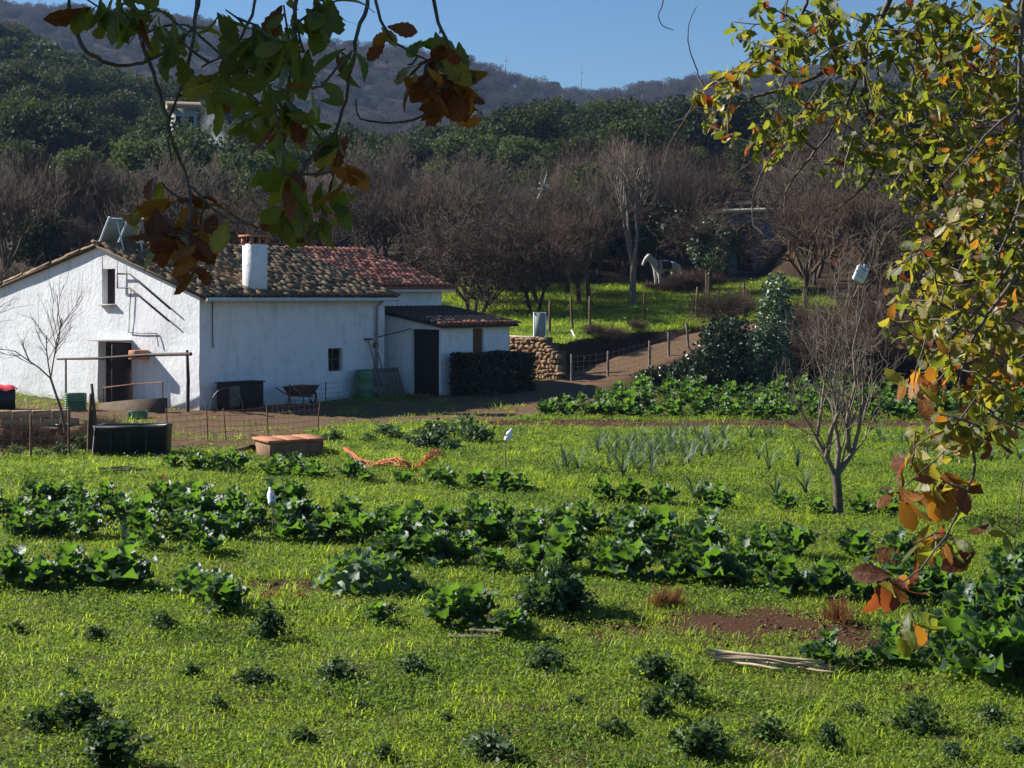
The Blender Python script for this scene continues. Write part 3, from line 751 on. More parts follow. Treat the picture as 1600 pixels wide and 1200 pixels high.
# black tank at the edge of the field
t0 = GP(208, 712); th = thing('water_tank', 'black rectangular plastic tank at the edge of the grass', 'tank', tuple(t0), .02)
b = MB()
zz = [0, .04, .58, .62, .62, .58]; ii = [.03, 0, -.02, -.03, .04, .05]
vs = []; 
for z_, i_ in zip(zz + [.1], ii + [.07]):
    x, y = .68 - i_, .40 - i_
    vs += [(-x, -y, z_), (x, -y, z_), (x, y, z_), (-x, y, z_)]
fs = [(4 * k + j, 4 * k + (j + 1) % 4, 4 * k + 4 + (j + 1) % 4, 4 * k + 4 + j) for k in range(6) for j in range(4)] + [(24, 25, 26, 27), (3, 2, 1, 0)]
b.add(vs, fs); b.build('body', 'black_plastic', th)
b = MB()
for sx in (-.35, 0, .35): b.box((sx, -.415, .3), (.05, .03, .5), bev=.006)
b.build('rib', 'black_plastic', th)
b = MB(); b.tube([(-.71, -.43, .03), (-.655, -.44, .63)], .012, 5, cap=True); b.tube([(-.71, -.43, .64), (.71, -.43, .64)], .012, 5); b.build('edge_rod', 'metal_wire', th)

# brick cistern with terracotta lid
c0 = GP(452, 712); th = thing('cistern', 'low brick cistern with flat terracotta coloured lid', 'cistern', tuple(c0), radians(28))
b = MB(); b.box((0, 0, .14), (1.12, .9, .34), bev=.012); b.build('wall', 'brick_wall', th)
for i in range(3):
    b = MB(); b.box((-.41 + i * .41, 0, .335 + .003 * i), (.405, 1.0, .05), bev=.008); b.build('lid_slab', 'terracotta', th)
# heap of old tiles beside it
hp = GP(418, 706)
for k in range(6):
    p = hp + np.array((rng.uniform(-.2, .2), rng.uniform(-.12, .12), .02 + .035 * k))
    tag(obj('loose_tile', TM['tile_old'], None, tuple(p), (rng.uniform(-.3, .3), rng.uniform(-.3, .3), rng.uniform(0, 3))), 'old curved roof tile in the small heap beside the cistern', 'tile', 'loose roof tiles')

# orange safety netting lying crumpled over the row
def netting():
    pl = [(545, 712), (560, 722), (585, 728), (610, 731), (632, 734), (655, 730), (672, 724), (686, 712)]
    tops = [(548, 706), (562, 716), (586, 722), (612, 723), (636, 722), (656, 720), (670, 716), (682, 707)]
    b = MB(); o = GP(620, 745); n = 40
    A = np.array([GP(*p) + (0, 0, .05) for p in pl]); ts = np.linspace(0, len(A) - 1, n)
    base = np.stack([np.interp(ts, np.arange(len(A)), A[:, k]) for k in range(3)], -1)
    rows = []
    for r in range(7):
        k = r / 6; off = np.stack([.06 * np.sin(ts * 3 + r), -.75 * k * (.7 + .3 * np.sin(ts * 1.3)) + 0 * ts, .17 * np.sin(pi * (1 - k * .75)) * (.75 + .4 * np.sin(ts * 2.1 + r * .2)) + 0 * ts], -1)
        q = base + off; q[:, 2] = height(q[:, 0], q[:, 1]) + np.maximum(off[:, 2], .02) + .03 * np.abs(np.sin(ts * 5 + r)); rows.append(q)
    R = np.array(rows) - o
    for r in R: b.tube(r, .010, 4)
    for j in range(n): b.tube(R[:, j], .008, 4)
    th = b.build('safety_netting', 'orange_plastic'); th.location = o
    tag(th, 'crumpled orange plastic safety netting lying on the grass', 'netting')
netting()

def scarer(px, py, h, label):
    p = GP(px, py); th = thing('bird_scarer', label, 'bird scarer', tuple(p), rng.uniform(0, 3))
    b = MB(); b.tube([(0, 0, -.1), (.015, .01, h * .5), (0, 0, h)], [.012, .010, .008], 5, cap=True); b.build('stick', 'wood_grey', th)
    b = MB(); b.lathe([(0, 0), (.05, .005), (.055, .03), (.055, .15), (.045, .18), (.018, .22), (.018, .25), (0, .252)], sides=10)
    o = b.build('bottle', 'white_plastic', th, True); o.location = (.02, 0, h - .2); o.rotation_euler = (.35, .3, 0)
scarer(790, 742, .80, 'white plastic bottle on a stick near the orange netting')
scarer(428, 838, .62, 'white plastic bottle on a stick among the cabbages')

# canes lying in the grass
for k in range(13):
    a = GP(1112 + rng.uniform(-10, 40), 1035 + rng.uniform(-12, 12)); e = GP(1255 + rng.uniform(-50, 66), 1056 + rng.uniform(-10, 8))
    d = (e - a); b = MB(); mid = (a + e) / 2 + rng.normal(0, .015, 3); zz = .045 + .020 * (k % 4)
    pts = [a * (1 - t) + e * t + np.array((0, 0, zz + rng.normal(0, .006))) for t in np.linspace(0, 1, 6)]
    r = rng.uniform(.008, .014); b.tube(np.array(pts) - a, [r, r, r * .95, r * .9, r * .85, r * .8], 6, cap=True)
    o = b.build('cane', 'cane'); o.location = a; tag(o, 'long weathered cane in the bundle lying on the grass', 'cane', 'bundle of canes on the grass')
for k, (p0, p1) in enumerate((((700, 1000), (785, 1002)), ((735, 994), (805, 999)))):
    a = GP(*p0); e = GP(*p1); m_ = (a + e) / 2; L = np.linalg.norm(e - a); b = MB(); b.box((0, 0, 0), (L, .09, .03), bev=.006)
    o = b.build('plank', 'wood_grey'); o.location = m_ + np.array((0, 0, .03 + .03 * k)); o.rotation_euler = (0.05, 0, atan2(e[1] - a[1], e[0] - a[0]))
    tag(o, ('weathered grey plank lying flat below the bushy kale', 'short weathered plank crossing another on the grass')[k], 'plank')
for k in range(9):
    a = GP(148 + rng.uniform(0, 45), 741 + rng.uniform(-3, 4)); d = rng.uniform(.3, .6); th = rng.uniform(-.6, .6)
    b = MB(); b.tube([(0, 0, 0), (d * .5 * cos(th), d * .5 * sin(th), .03), (d * cos(th), d * sin(th), .01)], [.014, .012, .008], 5, cap=True)
    o = b.build('stick', 'wood_grey'); o.location = a + np.array((0, 0, .02 + .012 * k)); tag(o, 'dry stick in the small pile on the grass near the black tank', 'stick', 'pile of sticks')

# ------------------------------------------------------------------ fences, posts, yard
def wire_fence(label, pts, h, post_r, wires, name='wire_fence', mesh_step=None, mat_post='wood_grey', mat_wire='metal_wire', wr=.004, lean=.04):
    o = np.array(pts[0]); th = thing(name, label, 'fence', tuple(o)); tops = []
    for p in pts:
        p = np.array(p) - o; t = p + np.array((rng.normal(0, lean), rng.normal(0, lean), h * rng.uniform(.9, 1.1))); tops.append((p, t))
        b = MB(); b.tube([p - (0, 0, .15), (p + t) / 2 + rng.normal(0, .01, 3), t], [post_r, post_r * .95, post_r * .85], 6, cap=True); b.build('post', mat_post, th)
    for k in range(wires):
        f = (k + .6) / wires; b = MB(); q = [p + (t - p) * f for p, t in tops]; P2 = []
        for a_, e_ in zip(q[:-1], q[1:]):
            for u_ in (0, .5): P2.append(a_ + (e_ - a_) * u_ - (0, 0, .02 if u_ else 0))
        P2.append(q[-1]); b.tube(P2, wr, 4); b.build('wire', mat_wire, th)
    if mesh_step:
        b = MB()
        for (p, t), (p2, t2) in zip(tops[:-1], tops[1:]):
            n = max(2, int(np.linalg.norm(p2 - p) / mesh_step))
            for i in range(n):
                f = i / n; b.tube([p + (p2 - p) * f, t + (t2 - t) * f], wr * .8, 3)
        b.build('mesh_wire', mat_wire, th)
    return th
wire_fence('rusty wire mesh fence on thin posts at the edge of the yard', [GP(-60, 716), GP(-8, 718), GP(48, 716), GP(108, 714), GP(146, 712)], .95, .025, 6, mesh_step=.16, mat_post='rust', mat_wire='rust')
wire_fence('low wire mesh fence running from the black tank to the cistern', [GP(262, 694), GP(325, 690), GP(354, 688), GP(420, 686), GP(497, 678)], .75, .016, 6, mesh_step=.14, mat_post='rust', mat_wire='rust')
wire_fence('wire fence on wooden posts along the lower edge of the dirt path', [GP(893, 596), GP(950, 588), GP(1015, 571), GP(1045, 556), GP(1075, 540)], .85, .05, 5, mesh_step=.22)
wire_fence('wire fence on leaning wooden posts along the pasture edge', [P(x, 0, Y) * (1, 1, 0) + (0, 0, hz((x - 800) / F * Y, Y)) for x, Y in ((858, 56), (895, 57), (922, 57.5), (1006, 59.5), (1088, 60.5), (1163, 61))], 1.35, .06, 3, lean=.09, mat_post='wood_brown')
p = GP(150, 712)
for k, (px, h_) in enumerate(((138, 1.25), (147, 1.45))):
    q = GP(px, 712); b = MB(); b.tube([(0, 0, -.2), (.02, 0, h_ * .5), (.05 * (-1) ** k, 0, h_)], [.04, .037, .03], 6, cap=True); o = b.build('fence_stake', 'wood_brown'); o.location = q
    tag(o, ('shorter rough wooden stake beside the black tank', 'taller rough wooden stake close beside the black tank')[k], 'stake')

# pole frame in front of the gable corner
q0 = H(-.45, -.05, 0); q1 = H(-.9, gable_t(128) - .1, 0)
th = thing('pole_frame', 'rustic pole frame with one beam before the gable corner', 'pergola', tuple(q0))
z_t = CZ + (H0 - 554) / F * q0[1]; z_b = CZ + (H0 - 561) / F * q1[1]
b = MB(); b.tube([(0, 0, -.2), (.02, .01, .9), (-.01, 0, z_t + .12)], [.055, .05, .042], 7, cap=True); b.build('post', 'wood_dark', th)
b = MB(); d = q1 - q0; b.tube([(.12, -.1, z_t + .02), d * .3 + (0, 0, z_t - .05), d * .65 + (0, 0, (z_t + z_b) / 2 - .06), d + (0, 0, z_b)], [.05, .045, .04, .03], 7, cap=True); b.build('beam', 'wood_dark', th)
b = MB(); b.tube([d * .93 + (0, 0, -.2), d * .93 + (0, 0, z_b)], [.035, .03], 6, cap=True); b.build('post', 'wood_dark', th)
# ramp wall and handrail
r0 = H(-1.15, .05, 0); r1 = H(-1.3, 2.6, 0)
th = thing('ramp_wall', 'low dark stone plinth climbing to the farmhouse corner with a thin handrail', 'low wall', tuple(r0)); d = r1 - r0; d2 = d / np.linalg.norm(d); nr = np.array((d2[1], -d2[0], 0))
b = MB(); vs = []
for f, zt in ((0, .46), (.5, .36), (1, .22)):
    for sgn in (-.12, .12): vs += [d * f + nr * sgn + (0, 0, -.2), d * f + nr * sgn + (0, 0, zt)]
vs = np.array(vs); fs = []
for k in (0, 4): fs += [(k, k + 1, k + 5, k + 4), (k + 2, k + 6, k + 7, k + 3), (k + 1, k + 3, k + 7, k + 5)]
fs += [(0, 2, 3, 1), (8, 9, 11, 10)]; b.add(vs, fs); b.build('plinth', 'stone_joint', th)
b = MB()
for f, zt in ((0.02, .46), (.5, .36), (.98, .22)): b.tube([d * f + (0, 0, zt - .05), d * f + (0, 0, zt + .42)], .016, 5)
b.tube([d * .02 + (0, 0, .88), d * .5 + (0, 0, .78), d * .98 + (0, 0, .64)], .018, 6, cap=True); b.build('handrail', 'rust', th)
# block wall in the yard, its tan lightened to look sunlit
a = GP(-30, 668); e = GP(118, 664); L = np.linalg.norm(e - a); th = thing('block_wall', 'low wall of tan blocks with sunlight put into their colour in the yard before the gable', 'wall', tuple(a), atan2(e[1] - a[1], e[0] - a[0]))
bm = MB(); bm.box((0, 0, 0), (.44, .2, .19), bev=.012); bmm = bm.mesh('block', 'block_sunlit')
for r in range(2):
    for k in range(int(L / .46) + 1):
        obj('block', bmm, th, (.23 + k * .46 - (.2 if r else 0), rng.normal(0, .008), .09 + r * .2), (0, 0, rng.normal(0, .02)))
# red cover over a dark stack at the far left
q = GP(2, 640); th = thing('covered_stack', 'dark stack under a bright red cloth beside the gable', 'stack', tuple(q), .3)
b = MB(); b.box((0, 0, .28), (.75, .5, .56), bev=.03); b.build('stack', 'black_plastic', th)
b = MB(); vs = []; n = 9
for i in range(n):
    for j in range(n):
        x, y = -1 + 2 * i / (n - 1), -1 + 2 * j / (n - 1); rr = max(abs(x), abs(y))
        vs.append((x * .43, y * .31, .66 + .03 * sin(x * 4 + y * 3) - .22 * max(0, rr - .6) ** 1.0 - .02 * sin(7 * x)))
b.add(vs, [(i * n + j, (i + 1) * n + j, (i + 1) * n + j + 1, i * n + j + 1) for i in range(n - 1) for j in range(n - 1)]); b.build('cloth', 'red_cloth', th, True)
# clutter in the fenced yard: tubs and pots
def pot(px, py, r, h, mat, label, name='pot', cat='pot'):
    q = GP(px, py); b = MB(); b.lathe([(0, 0), (r * .7, 0), (r * .72, .01), (r, h * .9), (r * 1.06, h * .9), (r * 1.06, h), (r * .92, h), (r * .86, h * .8), (0, h * .78)], sides=14)
    o = b.build(name, mat, None, True); o.location = q; tag(o, label, cat)
pot(32, 696, .22, .26, 'blue_plastic', 'wide blue plastic tub behind the mesh fence', 'tub', 'tub')
pot(75, 690, .2, .3, 'wood_brown', 'brown pot behind the mesh fence', 'pot')
pot(98, 680, .16, .26, 'black_plastic', 'black flower pot behind the mesh fence', 'pot')
pot(52, 664, .17, .24, 'green_plastic', 'dark green bucket on the yard floor before the low block wall', 'bucket', 'bucket')
# things along the shaded wall
q = H(1.0, -.5, 0); th = thing('cabinet', 'old wooden cabinet in the shade against the long white wall', 'cabinet', (q[0], q[1], hz(q[0], q[1])), TH)
b = MB(); b.box((0, 0, .38), (1.25, .5, .68), bev=.015); b.build('body', 'wood_dark', th)
for k in range(3):
    b = MB(); b.box((-.4 + .4 * k, -.258, .38), (.36, .02, .56), bev=.006); b.build('door', 'wood_grey' if k == 0 else 'wood_dark', th)
b = MB(); b.box((0, 0, .74), (1.33, .56, .035), bev=.008); b.build('top', 'wood_dark', th)
# pallet leaning near the corner
q = H(SE - .55, -.95, 0); th = thing('pallet', 'grey wooden pallet leaning in the shade near the house corner', 'pallet', (q[0], q[1], hz(q[0], q[1])), TH)
RR = rot3(radians(-22), 0, 0)
for k in range(7):
    b = MB(); b.box(np.array((-.48 + .16 * k, 0, .5)) @ RR.T, (.11, .022, .98), RR, bev=.003); b.build('slat', 'wood_grey', th)
for k in range(3):
    b = MB(); b.box(np.array((0, .055, .08 + .42 * k)) @ RR.T, (1.08, .09, .09), RR, bev=.004); b.build('runner', 'wood_grey', th)
# barrel beside it
q = H(SE - 1.3, -.45, 0); b = MB(); b.lathe([(0, 0), (.27, 0), (.29, .03), (.3, .3), (.31, .32), (.3, .34), (.3, .6), (.31, .62), (.29, .86), (.27, .88), (.27, .84), (0, .84)], sides=18)
o = b.build('barrel', 'green_plastic', None, True); o.location = (q[0], q[1], hz(q[0], q[1])); tag(o, 'dark green barrel in the shade beside the leaning pallet', 'barrel')
# tools leaning on the wall
for k, (s_, lab, hh) in enumerate(((SE - .62, 'long-handled rake leaning on the shaded wall by the downpipe', 1.75), (SE - .3, 'long-handled hoe leaning beside the rake on the shaded wall', 1.55))):
    f = H(s_, -.55, 0); th = thing(('rake', 'hoe')[k], lab, ('rake', 'hoe')[k], (f[0], f[1], hz(f[0], f[1]))); e = H(s_ - .12, -.05, hh) - f
    b = MB(); b.tube([(0, 0, .0), e * .5, e], .018, 6, cap=True); b.build('handle', 'wood_brown', th)
    b = MB(); b.box(e + (0, 0, .02), (.34 if k == 0 else .2, .03, .05 if k == 0 else .16), RHOUSE)
    if k == 0:
        for j in range(7): b.box(e + hu * (-.15 + .05 * j) - hv * .05 + (0, 0, .0), (.012, .1, .012), RHOUSE)
    b.build('head', 'rust', th)
# wheelbarrow
q = H(2.9, -.9, 0); th = thing('wheelbarrow', 'rusty wheelbarrow parked before the shaded long wall', 'wheelbarrow', (q[0], q[1], hz(q[0], q[1])), TH + .3)
b = MB(); vs = [(-.4, -.2, .28), (.25, -.2, .28), (.25, .2, .28), (-.4, .2, .28), (-.52, -.32, .56), (.45, -.32, .56), (.45, .32, .56), (-.52, .32, .56)]
b.add(vs, [(0, 1, 2, 3), (0, 4, 5, 1), (1, 5, 6, 2), (2, 6, 7, 3), (3, 7, 4, 0)]); b.build('tray', 'rust', th)
for sy in (-1, 1):
    b = MB(); b.tube([(.62, sy * .06, .2), (.1, sy * .2, .27), (-.5, sy * .26, .36), (-.95, sy * .28, .56)], .02, 6, cap=True); b.build('handle', 'metal_wire', th)
    b = MB(); b.tube([(-.3, sy * .23, .32), (-.36, sy * .25, 0)], .018, 5, cap=True); b.build('leg', 'metal_wire', th)
b = MB(); ring = [(.62 + .17 * cos(a), 0, .19 + .17 * sin(a)) for a in np.linspace(0, 2 * pi, 17)]; b.tube(ring, .035, 6); b.build('wheel', 'black_plastic', th)
# wire hoop by the corner
q = H(.35, -.7, 0); b = MB(); b.tube([(.45 * cos(a), 0, .62 * sin(a)) for a in np.linspace(-.1, pi + .1, 16)], .012, 5); o = b.build('wire_hoop', 'metal_wire'); o.location = (q[0], q[1], hz(q[0], q[1])); o.rotation_euler = (0, 0, .2); tag(o, 'thin wire hoop standing by the house corner next to the cabinet', 'hoop')
# wire panel fence in the shade
wire_fence('low wire mesh fence in the shade before the long white wall', [tuple(H(s_, -1.55, 0) * (1, 1, 0) + (0, 0, hz(*H(s_, -1.55, 0)[:2]))) for s_ in (1.9, 3.2, 4.5, 5.6)], .75, .018, 5, mesh_step=.16, mat_post='rust', mat_wire='metal_wire')

# gate panel and pale board on the terrace edge, white pipe leaning on the bank
q = np.array((.95, 52.4)); th = thing('mesh_panel', 'grey metal mesh panel standing upright behind the stone wall', 'panel', (q[0], q[1], hz(q[0], q[1]) - .05), .1)
b = MB(); 
for x in (-.2, .2): b.tube([(x, 0, -.2), (x, 0, 1.2)], .025, 6, cap=True)
for z in (.02, 1.18): b.tube([(-.2, 0, z), (.2, 0, z)], .022, 6)
b.build('frame', 'white_metal', th)
b = MB(); b.box((0, .012, .6), (.38, .012, 1.14)); b.build('sheet', 'collector_back', th)
a = np.array((-.2, 52.85)); b = MB(); b.box((.75, 0, 0), (1.7, .16, .06), bev=.01); o = b.build('board', 'corrugated'); o.location = (a[0], a[1], 1.75); o.rotation_euler = (0, 0, -.8); tag(o, 'pale board lying along the top of the stone wall', 'board')
a = GP(913, 562); e = P(893, 516, a[1] + .9); b = MB(); b.tube([np.zeros(3), (e - a) * .5 + (.03, 0, -.02), e - a], .028, 6, cap=True); o = b.build('white_pipe', 'white_plastic'); o.location = a; tag(o, 'white pipe leaning against the dark bank above the path', 'pipe')

# shed under the trees
th = thing('shed', 'small bluish shed with pale overhanging roof among the bare trees', 'shed', (12.6, 80.5, hz(12.6, 80.5)), -.05)
zb = 7.45 - hz(12.6, 80.5)
b = MB(); b.box((0, 0, zb / 2 - .1), (2.6, 2.2, zb + .1), bev=.02); b.build('wall', 'blue_paint_shaded', th)
b = MB(); b.box((-.1, 0, zb + .1), (3.7, 3.2, .14), rot3(0.07, -.03, 0), bev=.02); b.build('roof', 'corrugated', th)
b = MB(); b.box((-.5, -1.12, zb * .4), (.8, .05, zb * .8)); b.build('door', 'wood_dark', th)

# far white house on the hill
hx, hy = -27.4, 128.0; th = thing('hill_house', 'small grey house with a low tiled roof on the wooded hillside', 'house', (hx, hy, hz(hx, hy)), .3)
zb = CZ + (H0 - 172) / F * hy - hz(hx, hy)
b = MB(); b.box((0, 0, zb / 2 - 1), (2.0, 2.4, zb + 2)); b.build('wall', 'collector_back', th)
b = MB(); rw, rd = 1.4, 1.6
b.add([(-rw, -rd, zb), (rw, -rd, zb), (rw, rd, zb), (-rw, rd, zb), (-rw, 0, zb + .7), (rw, 0, zb + .7)], [(0, 1, 5, 4), (2, 3, 4, 5), (3, 2, 1, 0)]); b.add([(-rw, -rd, zb), (-rw, rd, zb), (-rw, 0, zb + .7), (rw, -rd, zb), (rw, rd, zb), (rw, 0, zb + .7)], [(0, 2, 1), (3, 4, 5)]); b.build('roof', 'tile_old', th)
for x in (-.5, .5):
    b = MB(); b.box((x, -1.22, zb - 1.0), (.45, .06, .7)); b.build('window', 'interior', th)
# masts on the far ridge
for px, py0, py1, lab in ((790, 128, 88, 'slender mast on the crest of the far ridge where it is higher'), (908, 142, 104, 'slender mast on the far ridge nearer to its low saddle')):
    X = (px - 800) / F * 640; g_ = hz(X, 640); zt = CZ + (H0 - py1) / F * 640
    th = thing('mast', lab, 'mast', (X, 640, g_)); b = MB(); b.tube([(0, 0, -1), (0, 0, (zt - g_) * .6), (0, 0, zt - g_)], [.28, .2, .12], 5, cap=True); b.build('pole', 'metal_wire', th)
    b = MB(); b.box((0, 0, (zt - g_) * .85), (1.2, .2, .3)); b.build('antenna', 'metal_wire', th)

# ------------------------------------------------------------------ horse
def horse():
    V = [(0, 0, 1.18, .27), (.35, 0, 1.17, .28), (-.38, 0, 1.18, .29), (.62, 0, 1.22, .25), (-.62, 0, 1.16, .24),      # trunk
         (.84, 0, 1.38, .18), (1.02, 0, 1.52, .145), (1.17, 0, 1.63, .125),                                              # neck
         (1.33, 0, 1.52, .115), (1.47, 0, 1.32, .08), (1.54, 0, 1.20, .07)]                                            # head
    E = [(0, 1), (0, 2), (1, 3), (2, 4), (3, 5), (5, 6), (6, 7), (7, 8), (8, 9), (9, 10)]
    def leg(root, pts):
        k = root
        for p in pts: V.append(p); E.append((k, len(V) - 1)); k = len(V) - 1
    for s_ in (-1, 1):
        leg(3, [(.60, s_ * .15, .92, .12), (.58, s_ * .15, .55, .065), (.60, s_ * .15, .30, .045), (.60, s_ * .15, .10, .045), (.63, s_ * .15, .03, .055)])
        leg(4, [(-.60, s_ * .15, .92, .15), (-.50, s_ * .15, .70, .10), (-.74, s_ * .15, .46, .06), (-.72, s_ * .15, .22, .042), (-.70, s_ * .15, .09, .045), (-.66, s_ * .15, .03, .055)])
        leg(7, [(1.16, s_ * .07, 1.75, .03), (1.17, s_ * .085, 1.81, .012)])
    leg(4, [(-.86, 0, 1.22, .06), (-.96, 0, .95, .06), (-.97, 0, .62, .04)])
    me = bpy.data.meshes.new('horse'); me.from_pydata([v[:3] for v in V], E, []); me.materials.append(MAT['horse_coat'])
    tx, ty = 7.45, 74.0
    th = thing('horse', 'white horse standing by the dark bushes beyond the pasture', 'horse', (tx, ty, hz(tx, ty)), radians(215), scale=.98)
    o = obj('body', me, th); sk = o.modifiers.new('skin', 'SKIN'); sk.use_smooth_shade = True
    for k, sv in enumerate(me.skin_vertices[0].data): sv.radius = (V[k][3], V[k][3]); sv.use_root = k == 0
    ss = o.modifiers.new('sub', 'SUBSURF'); ss.levels = 2; ss.render_levels = 2
    b = MB(); 
    for i, x in enumerate(np.linspace(.72, 1.14, 9)):
        z = 1.36 + (x - .72) * .75; b.tube([(x - .10, 0, z + .14), (x - .17, .05, z + .02), (x - .16, .1, z - .14)], [.03, .03, .01], 4)
    b.build('mane', 'wood_grey', th)
    b = MB(); b.tube([(.70 + .0 * a, .26 * cos(a), 1.26 + .30 * sin(a)) for a in np.linspace(0, 2 * pi, 18)], .03, 5); b.tube([(.1, .30 * cos(a), 1.17 + .31 * sin(a)) for a in np.linspace(0, 2 * pi, 18)], .035, 5); b.build('harness', 'strap', th)
    b = MB(); vs = [(x, .315 * cos(a) * (1 + .02 * sin(9 * x)), 1.17 + .325 * sin(a)) for x in np.linspace(-.1, .5, 6) for a in np.linspace(-.35, pi + .35, 11)]
    b.add(vs, [(i * 11 + j, i * 11 + j + 1, (i + 1) * 11 + j + 1, (i + 1) * 11 + j) for i in range(5) for j in range(10)]); b.build('rug', 'strap', th, True)
    b = MB(); b.tube([(1.43, .1 * cos(a), 1.38 + .105 * sin(a)) for a in np.linspace(0, 2 * pi, 12)], .014, 4); b.build('halter', 'strap', th)
horse()

# ------------------------------------------------------------------ trees
def bare_variant(seed, h, kids, spread, up, r, mat, trunk=.3, nstem=1, sides=6, shrink=.66, rmin=.008):
    rg = np.random.default_rng(seed); bt, bc = MB(), MB()
    for k in range(nstem):
        a = rg.uniform(0, 2 * pi); d = np.array((cos(a) * .35 * (nstem > 1), sin(a) * .35 * (nstem > 1), 1.)); rr = r / sqrt(nstem)
        p0 = np.array((.12 * cos(a) * (nstem > 1), .12 * sin(a) * (nstem > 1), -.25)); L0 = h * trunk * rg.uniform(.8, 1.15)
        pts = [p0, p0 + d * L0 * .5 + rg.normal(0, .04, 3), p0 + d * L0]; bt.tube(pts, [rr * 1.15, rr, rr * .85], 8)
        for j in range(kids[0]):
            a2 = 2 * pi * (j + rg.random() * .7) / kids[0]; nd = np.array((cos(a2) * sin(spread), sin(a2) * sin(spread), cos(spread)))
            grow(bc, rg, pts[-1] - np.array((0, 0, .1 * rg.random())), nd, h * .34 * rg.uniform(.8, 1.2), rr * .6, 0, len(kids) - 1, kids[1:], spread, up, sides, shrink, 0, .3, rmin)
    return bt.mesh('trunk', mat), bc.mesh('crown', mat)
def make_tree(name, tm, cm, label, cat='tree', group=None, loc=(0, 0, 0), rz=0, sc=1.):
    t = thing(name, label, cat, loc, rz, group, sc); obj('trunk', tm, t); obj('crown', cm, t); return t
bare = [bare_variant(100 + k, (5.0, 4.6, 5.2, 5.2, 5.0)[k], (5, 5, 5, 4, 2), (.72, .8, .5, .40, .62)[k], (.12, .05, .35, .6, .2)[k], .12, ['twig_brown', 'twig_brown', 'twig_grey', 'twig_brown', 'twig_grey'][k], nstem=(1, 3, 2, 1, 3)[k]) for k in range(5)]
BARE_LOOK = ['leafless brown tree with one trunk and wide crown', 'low leafless brown tree with several stems and flat crown', 'leafless greyish tree with twin stems', 'leafless brown tree with one trunk and upswept limbs', 'leafless greyish tree with several spreading stems']
def ground_at(x, y): return (x, y, hz(x, y) - .05)
# thicket of bare fruit trees behind the house and beyond the pasture
spots = []
rg = np.random.default_rng(3)
def try_spots(n, xr, yr, dmin, cond=lambda x, y: True, bank=spots):
    k = 0; tries = 0
    while k < n and tries < n * 60:
        tries += 1; y = rg.uniform(*yr); x = rg.uniform(*xr)
        if not cond(x, y) or sunlane(x, y) or any((x - q[0]) ** 2 + (y - q[1]) ** 2 < dmin ** 2 for q in bank): continue
        bank.append((x, y)); k += 1
hx0, hy0 = 7.45, 74.0
def sunlane(x, y):      # keep the sun's way to the horse open
    L = (x - hx0) * -.934 + (y - hy0) * .358; return -2 < L < 9 and abs((x - hx0) * .358 + (y - hy0) * .934) < 2.3
inframe = lambda x, y: abs(x) < .345 * y + 3
try_spots(34, (-32, -5), (61, 96), 2.6, lambda x, y: inframe(x, y) and y > 61 + max(0, x + 14) * .3)
try_spots(40, (-6, 9), (75.5, 100), 2.0, lambda x, y: not (5.0 < x < 11 and y < 79.5))
try_spots(9, (-2, 3.6), (63, 76), 2.5)
try_spots(18, (9, 32), (70, 100), 2.6, lambda x, y: inframe(x, y) and not (9.6 < x < 15.5 and y < 86) and not (12.5 < x < 22 and 72 < y < 82))
try_spots(16, (10.5, 24), (61, 74), 2.0, lambda x, y: inframe(x, y) and not (.10 < x / y < .188) and not (.205 < x / y < .225))
for k, (x, y) in enumerate(spots):
    tm, cm = bare[k % 5]; left = x < -5
    lab = BARE_LOOK[k % 5] + (' in the thicket behind the farmhouse' if left else ' in the thicket beyond the pasture')
    make_tree('bare_tree', tm, cm, lab, group='bare trees behind the farmhouse' if left else 'bare trees beyond the pasture', loc=ground_at(x, y), rz=rg.uniform(0, 6), sc=rg.uniform(.8, 1.2))
# pale tall bare tree by the horse
tm, cm = bare_variant(211, 7.0, (3, 4, 4, 3), .30, .9, .15, 'twig_pale', trunk=.32, rmin=.012)
make_tree('bare_tree', tm, cm, 'tall pale bare tree with three upright limbs beside the white horse', loc=ground_at((990 - 800) / F * 66, 66.), sc=1.0)
